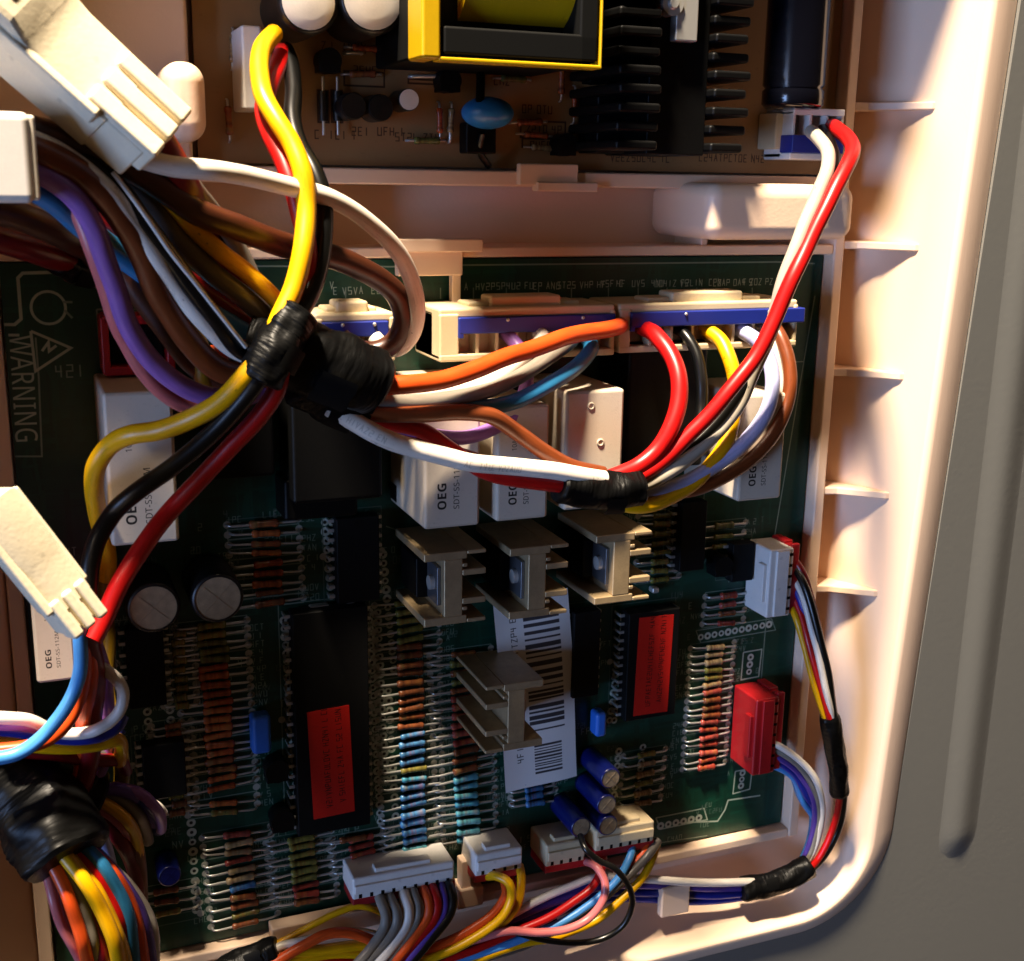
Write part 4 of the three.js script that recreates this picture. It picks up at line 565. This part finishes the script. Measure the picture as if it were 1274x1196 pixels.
W('thin black wire crossing in front of the cream lower plugs', 'black', .62, [[722, 1040, 12], [728, 1056, 15], [744, 1070, 16], [764, 1080, 17], [780, 1100, 17], [787, 1126, 16], [776, 1152, 15], [752, 1168, 14], [716, 1174, 13], [672, 1168, 12], [630, 1160, 11]], gN);
W('dark wire bundle core under the slanting coloured wires', 'black', 1.6, [[690, 1150, 6], [640, 1160, 7], [590, 1172, 8], [530, 1190, 8], [480, 1206, 8]], gN);

// lower left harness
const gQ = 'wires below the left white plug';
W('light blue wire curving left from the left white plug', 'sky', .95, [[100, 780, 40], [99, 830, 39], [90, 862, 38], [74, 892, 38], [50, 920, 38], [22, 938, 38], [-20, 946, 38]], gQ);
W('orange wire curving left inside the light blue one', 'orange', .95, [[104, 780, 39], [105, 836, 37], [98, 870, 35], [82, 900, 35], [58, 920, 35], [28, 930, 36], [-20, 937, 36]], gQ);
W('thick rust red wire straight down from the left white plug', 'darkred', 1.5, [[110, 780, 39], [118, 830, 34], [118, 868, 31], [114, 906, 29], [110, 950, 27], [100, 990, 26]], gQ);
W('rust orange wire between the light blue and rust red ones', 'orange', 1.05, [[106, 780, 38], [112, 826, 36], [109, 860, 34], [104, 900, 31], [104, 940, 27], [96, 980, 26]], gQ);
W('dark plum wire right of the rust red one', 'purple', .9, [[112, 780, 37], [129, 830, 29], [133, 866, 27], [134, 905, 25], [128, 950, 24], [110, 985, 25]], gQ);
W('pale pinkish white wire looping right below the left white plug', 'white', .85, [[118, 826, 32], [132, 834, 33], [146, 846, 34], [153, 862, 34], [150, 882, 34], [138, 898, 34], [122, 908, 34], [108, 913, 33], [80, 914, 32], [40, 905, 31]], gQ);
W('navy wire running left beneath the pinkish white loop', 'navy', 1.0, [[152, 892, 28], [146, 904, 29], [130, 914, 30], [108, 918, 31], [80, 918, 31], [50, 914, 31], [20, 910, 31], [-20, 908, 31]], gQ);
W('mustard wire running left beneath the navy wire', 'yellow', 1.05, [[148, 950, 24], [150, 930, 26], [144, 920, 28], [126, 925, 29], [96, 929, 30], [60, 929, 30], [20, 926, 30], [-20, 924, 30]], gQ);
W('second navy wire deep beneath the left white plug', 'navy', .95, [[150, 906, 26], [130, 922, 27], [90, 924, 28], [40, 920, 29], [-20, 916, 29]], gQ);
W('dark red wire lowest of those running left', 'darkred', 1.0, [[156, 960, 22], [148, 947, 24], [126, 947, 26], [92, 944, 27], [60, 938, 28], [-20, 936, 28]], gQ);
W('charcoal wire between mustard and dark red wires', 'darkgrey', .9, [[154, 955, 21], [148, 940, 23], [120, 939, 25], [80, 938, 26], [20, 936, 27]], gQ);
W('white wire at the left frame edge above the navy wire', 'white', .95, [[-20, 893, 34], [6, 894, 34], [34, 896, 33], [52, 904, 32], [66, 914, 30]], gQ);
W('mauve wire under the white one at the left frame edge', 'purple', .95, [[-20, 902, 33], [20, 902, 33], [46, 906, 32], [66, 916, 30], [90, 930, 28]], gQ);
W('amber wire dropping behind the dark tape on the left', 'olive', 1.2, [[128, 700, 5], [132, 760, 7], [134, 800, 10], [133, 850, 14], [142, 910, 20], [150, 940, 22], [150, 980, 22], [140, 1000, 23]], gQ);
tapeWrap('very large black tape wrap at the lower left edge', [[-40, 930, 23], [0, 962, 25], [40, 1000, 28], [68, 1036, 32], [86, 1070, 35]], 6.2, 3);
tapeWrap('black tape wrap crossing above the lower left fan of wires', [[-40, 972, 22], [20, 976, 23], [70, 984, 23], [116, 1000, 23]], 5.6, 3);
const gR = 'lower left fan of thin wires';
const fan = [['pink', 'salmon wire outermost left in the lower left fan', .8, [[58, 1092], [66, 1122], [78, 1150], [92, 1176], [104, 1204]], 30], ['violet', 'dark violet wire between salmon and orange in the fan', .8, [[64, 1090], [76, 1126], [88, 1156], [102, 1190], [106, 1210]], 28.5], ['orange', 'orange wire on the left side of the lower left fan', .95, [[68, 1080], [84, 1112], [96, 1146], [104, 1174], [112, 1206]], 32], ['grey', 'pale grey wire in the middle of the lower left fan', .9, [[78, 1080], [96, 1114], [108, 1146], [116, 1176], [120, 1206]], 31], ['darkred', 'dark red wire right of the pale grey one in the fan', 1.0, [[86, 1084], [108, 1126], [120, 1160], [128, 1190], [131, 1210]], 30], ['yellow', 'yellow wire broad in the centre of the lower left fan', 1.1, [[80, 1066], [106, 1098], [126, 1132], [140, 1166], [148, 1206]], 33], ['yellow', 'second yellow wire on the right of the first in the fan', 1.05, [[86, 1066], [114, 1100], [134, 1136], [148, 1170], [157, 1206]], 32], ['red', 'bright red wire right of the yellow pair in the fan', 1.05, [[92, 1058], [116, 1082], [136, 1112], [150, 1144], [160, 1190]], 31], ['blue', 'steel blue wire right of the bright red one in the fan', 1.0, [[102, 1054], [126, 1076], [146, 1106], [160, 1140], [169, 1204]], 31], ['orange', 'second orange wire on the right side of the fan', .95, [[110, 1058], [138, 1086], [158, 1118], [170, 1150], [178, 1204]], 30], ['violet', 'violet wire near the right edge of the lower left fan', .95, [[116, 1058], [148, 1090], [170, 1124], [182, 1158], [188, 1204]], 29], ['white', 'cream wire on the far right of the lower left fan', .7, [[130, 1066], [160, 1098], [182, 1132], [191, 1160], [193, 1206]], 27.5]];
fan.push(['yellow', 'third thin yellow wire low between the grey and dark red ones in the fan', .7, [[82, 1078], [102, 1112], [116, 1146], [124, 1176], [127, 1210]], 28], ['white', 'thin white wire between the orange and pale grey ones in the fan', .6, [[74, 1082], [92, 1116], [103, 1148], [111, 1178], [116, 1210]], 29], ['red', 'thin red wire between steel blue and second orange in the fan', .65, [[106, 1056], [134, 1082], [153, 1112], [166, 1146], [174, 1208]], 28.5], ['purple', 'thin mauve wire between second orange and violet in the fan', .65, [[114, 1058], [144, 1088], [164, 1120], [176, 1154], [183, 1208]], 27.5], ['pink', 'thin pink wire beside the salmon one in the fan', .6, [[62, 1088], [72, 1120], [84, 1152], [97, 1184], [104, 1212]], 29], ['sky', 'thin light blue wire beside the violet one at the right of the fan', .6, [[122, 1060], [154, 1094], [176, 1128], [187, 1160], [191, 1208]], 26.5]);
for (const [c, l, r, p, z] of fan) W(l, c, r, p.map((q, i) => [q[0], q[1], z + 5 + (i === 0 ? -2 : i === p.length - 1 ? -2 : 0)]), gR, 40);
const gS = 'wires arching over the board from the lower left tape';
for (const [c, l, r, p, z] of [['violet', 'dark violet wire topmost of the arch beside the tape', .95, [[108, 984], [136, 980], [160, 984], [180, 998], [192, 1024]], 25], ['navy', 'navy wire at the end of the arch beside the tape', 1.0, [[130, 984], [162, 986], [184, 998], [196, 1014], [198, 1034]], 24], ['purple', 'lilac wire over the navy wire of the arch', .85, [[140, 980], [172, 986], [192, 1002], [201, 1018], [200, 1034]], 25], ['grey', 'dark grey wire in the middle of the arch', .95, [[120, 990], [148, 994], [168, 1010], [180, 1028], [184, 1048]], 24], ['yellow', 'mustard wire along the inside of the arch', .9, [[104, 994], [130, 1000], [154, 1016], [168, 1036], [172, 1062]], 26], ['pink', 'pink wire below the mustard wire of the arch', .85, [[112, 1000], [136, 1010], [152, 1026], [162, 1044], [168, 1070]], 24.5], ['darkred', 'dark red wire lowest of the arch', 1.3, [[104, 1002], [130, 1022], [150, 1046], [164, 1072], [170, 1110]], 23], ['lavender', 'pale lavender wire dropping beside the arch to the fan', 1.1, [[108, 1002], [122, 1030], [132, 1056], [140, 1084], [152, 1110]], 26], ['brown', 'rust brown wire under the mustard one of the arch', 1.0, [[124, 1002], [152, 1024], [168, 1050], [174, 1080], [176, 1120]], 22]]) W(l, c, r, p.map((q, i) => [q[0], q[1], z - (i > 2 ? (i - 2) * 2.5 : 0)]), gS, 36);
W('cream wire end poking out at the tip of the arch', 'white', .8, [[180, 996, 19], [196, 1004, 20], [204, 1012, 19]], gS);

// big white in-line plugs
function inlinePlug(label, c, angle, roll, dims, z) {
  const t = new THREE.Group(); t.name = numbered('inline_plug'); t.userData = { label, category: 'plug', group: 'white in-line plugs' }; scene.add(t); t.position.set(c.x * MM, c.y * MM, z * MM);
  t.quaternion.setFromAxisAngle(V(0, 0, 1), angle).multiply(new THREE.Quaternion().setFromAxisAngle(V(1, 0, 0), roll));
  const [L, w, d, step] = dims; const P = (n, gs, m = mat.nylon) => part(t, n, gs.map((g) => planar(g)), m);
  // local x runs along the plug towards the wires, z is the grooved face
  const side = (pts, y0, y1) => { const g = poly(pts, y0, y1, .9); g.rotateX(Math.PI / 2); g.translate(0, y0 + y1, 0); return toCreasedNormals(g, .6); };
  const b = d / 2;
  P('housing', [side([[-L, -b], [L * .62, -b * .9], [L * .62, b * .72], [L * .1, b * .78], [-L * .06, b * (.78 + .17 * step)], [-L * .2, b * (.8 + .5 * step)], [-L, b * (.82 + .53 * step)]], -w / 2, w / 2), box(L * .5, L * .93, -w * .45, w * .45, -b * .85, b * .66, .4, 3)]);
  P('prongs', [-1, 0, 1].map((k) => box(L * .42, L, k * w * .31 - w * .125, k * w * .31 + w * .125, -b * .2, b * .86, .5, 3)));
  if (L > 15) P('latch', [box(-L * .9, -L * .3, -w * .24, w * .24, b * 1.0, b * 1.3 + .3, .4, 3)]);
  P('guide_ridge', [box(-L * .95, L * .55, -w * .5 - .5, -w * .5 + .7, b * .3, b * .82, .4, 3), box(-L * .95, L * .5, w * .5 - .6, w * .5 + .45, b * .1, b * .5, .3, 2)]);
  return t;
}
{ const c = at(54, 50, 44); inlinePlug('cream white in-line plug cut by the top left corner', c, -.74, -.55, [17, 10.5, 9, .8], 44); }
{ const c = at(46, 702, 48); inlinePlug('cream white in-line plug at the left edge beside the relays', c, -1.04, -.4, [9.9, 6.2, 6.2, .12], 48); }
{ const p = at(5, 196, 50), t = thing('cable_band', 'white plastic band holding the bundle at the upper left frame edge', 'cable band', null, V(p.x, p.y, 0)); part(t, 'band', [planar(box(p.x - 8, p.x + 3.0, p.y - 5.0, p.y + 5.0, 41, 50, 1.0, 4)), planar(box(p.x + 2.2, p.x + 3.5, p.y - 4.7, p.y + 4.7, 41, 49.4, .4, 3))], mat.whiteBand); }

renderer.render(scene, camera);
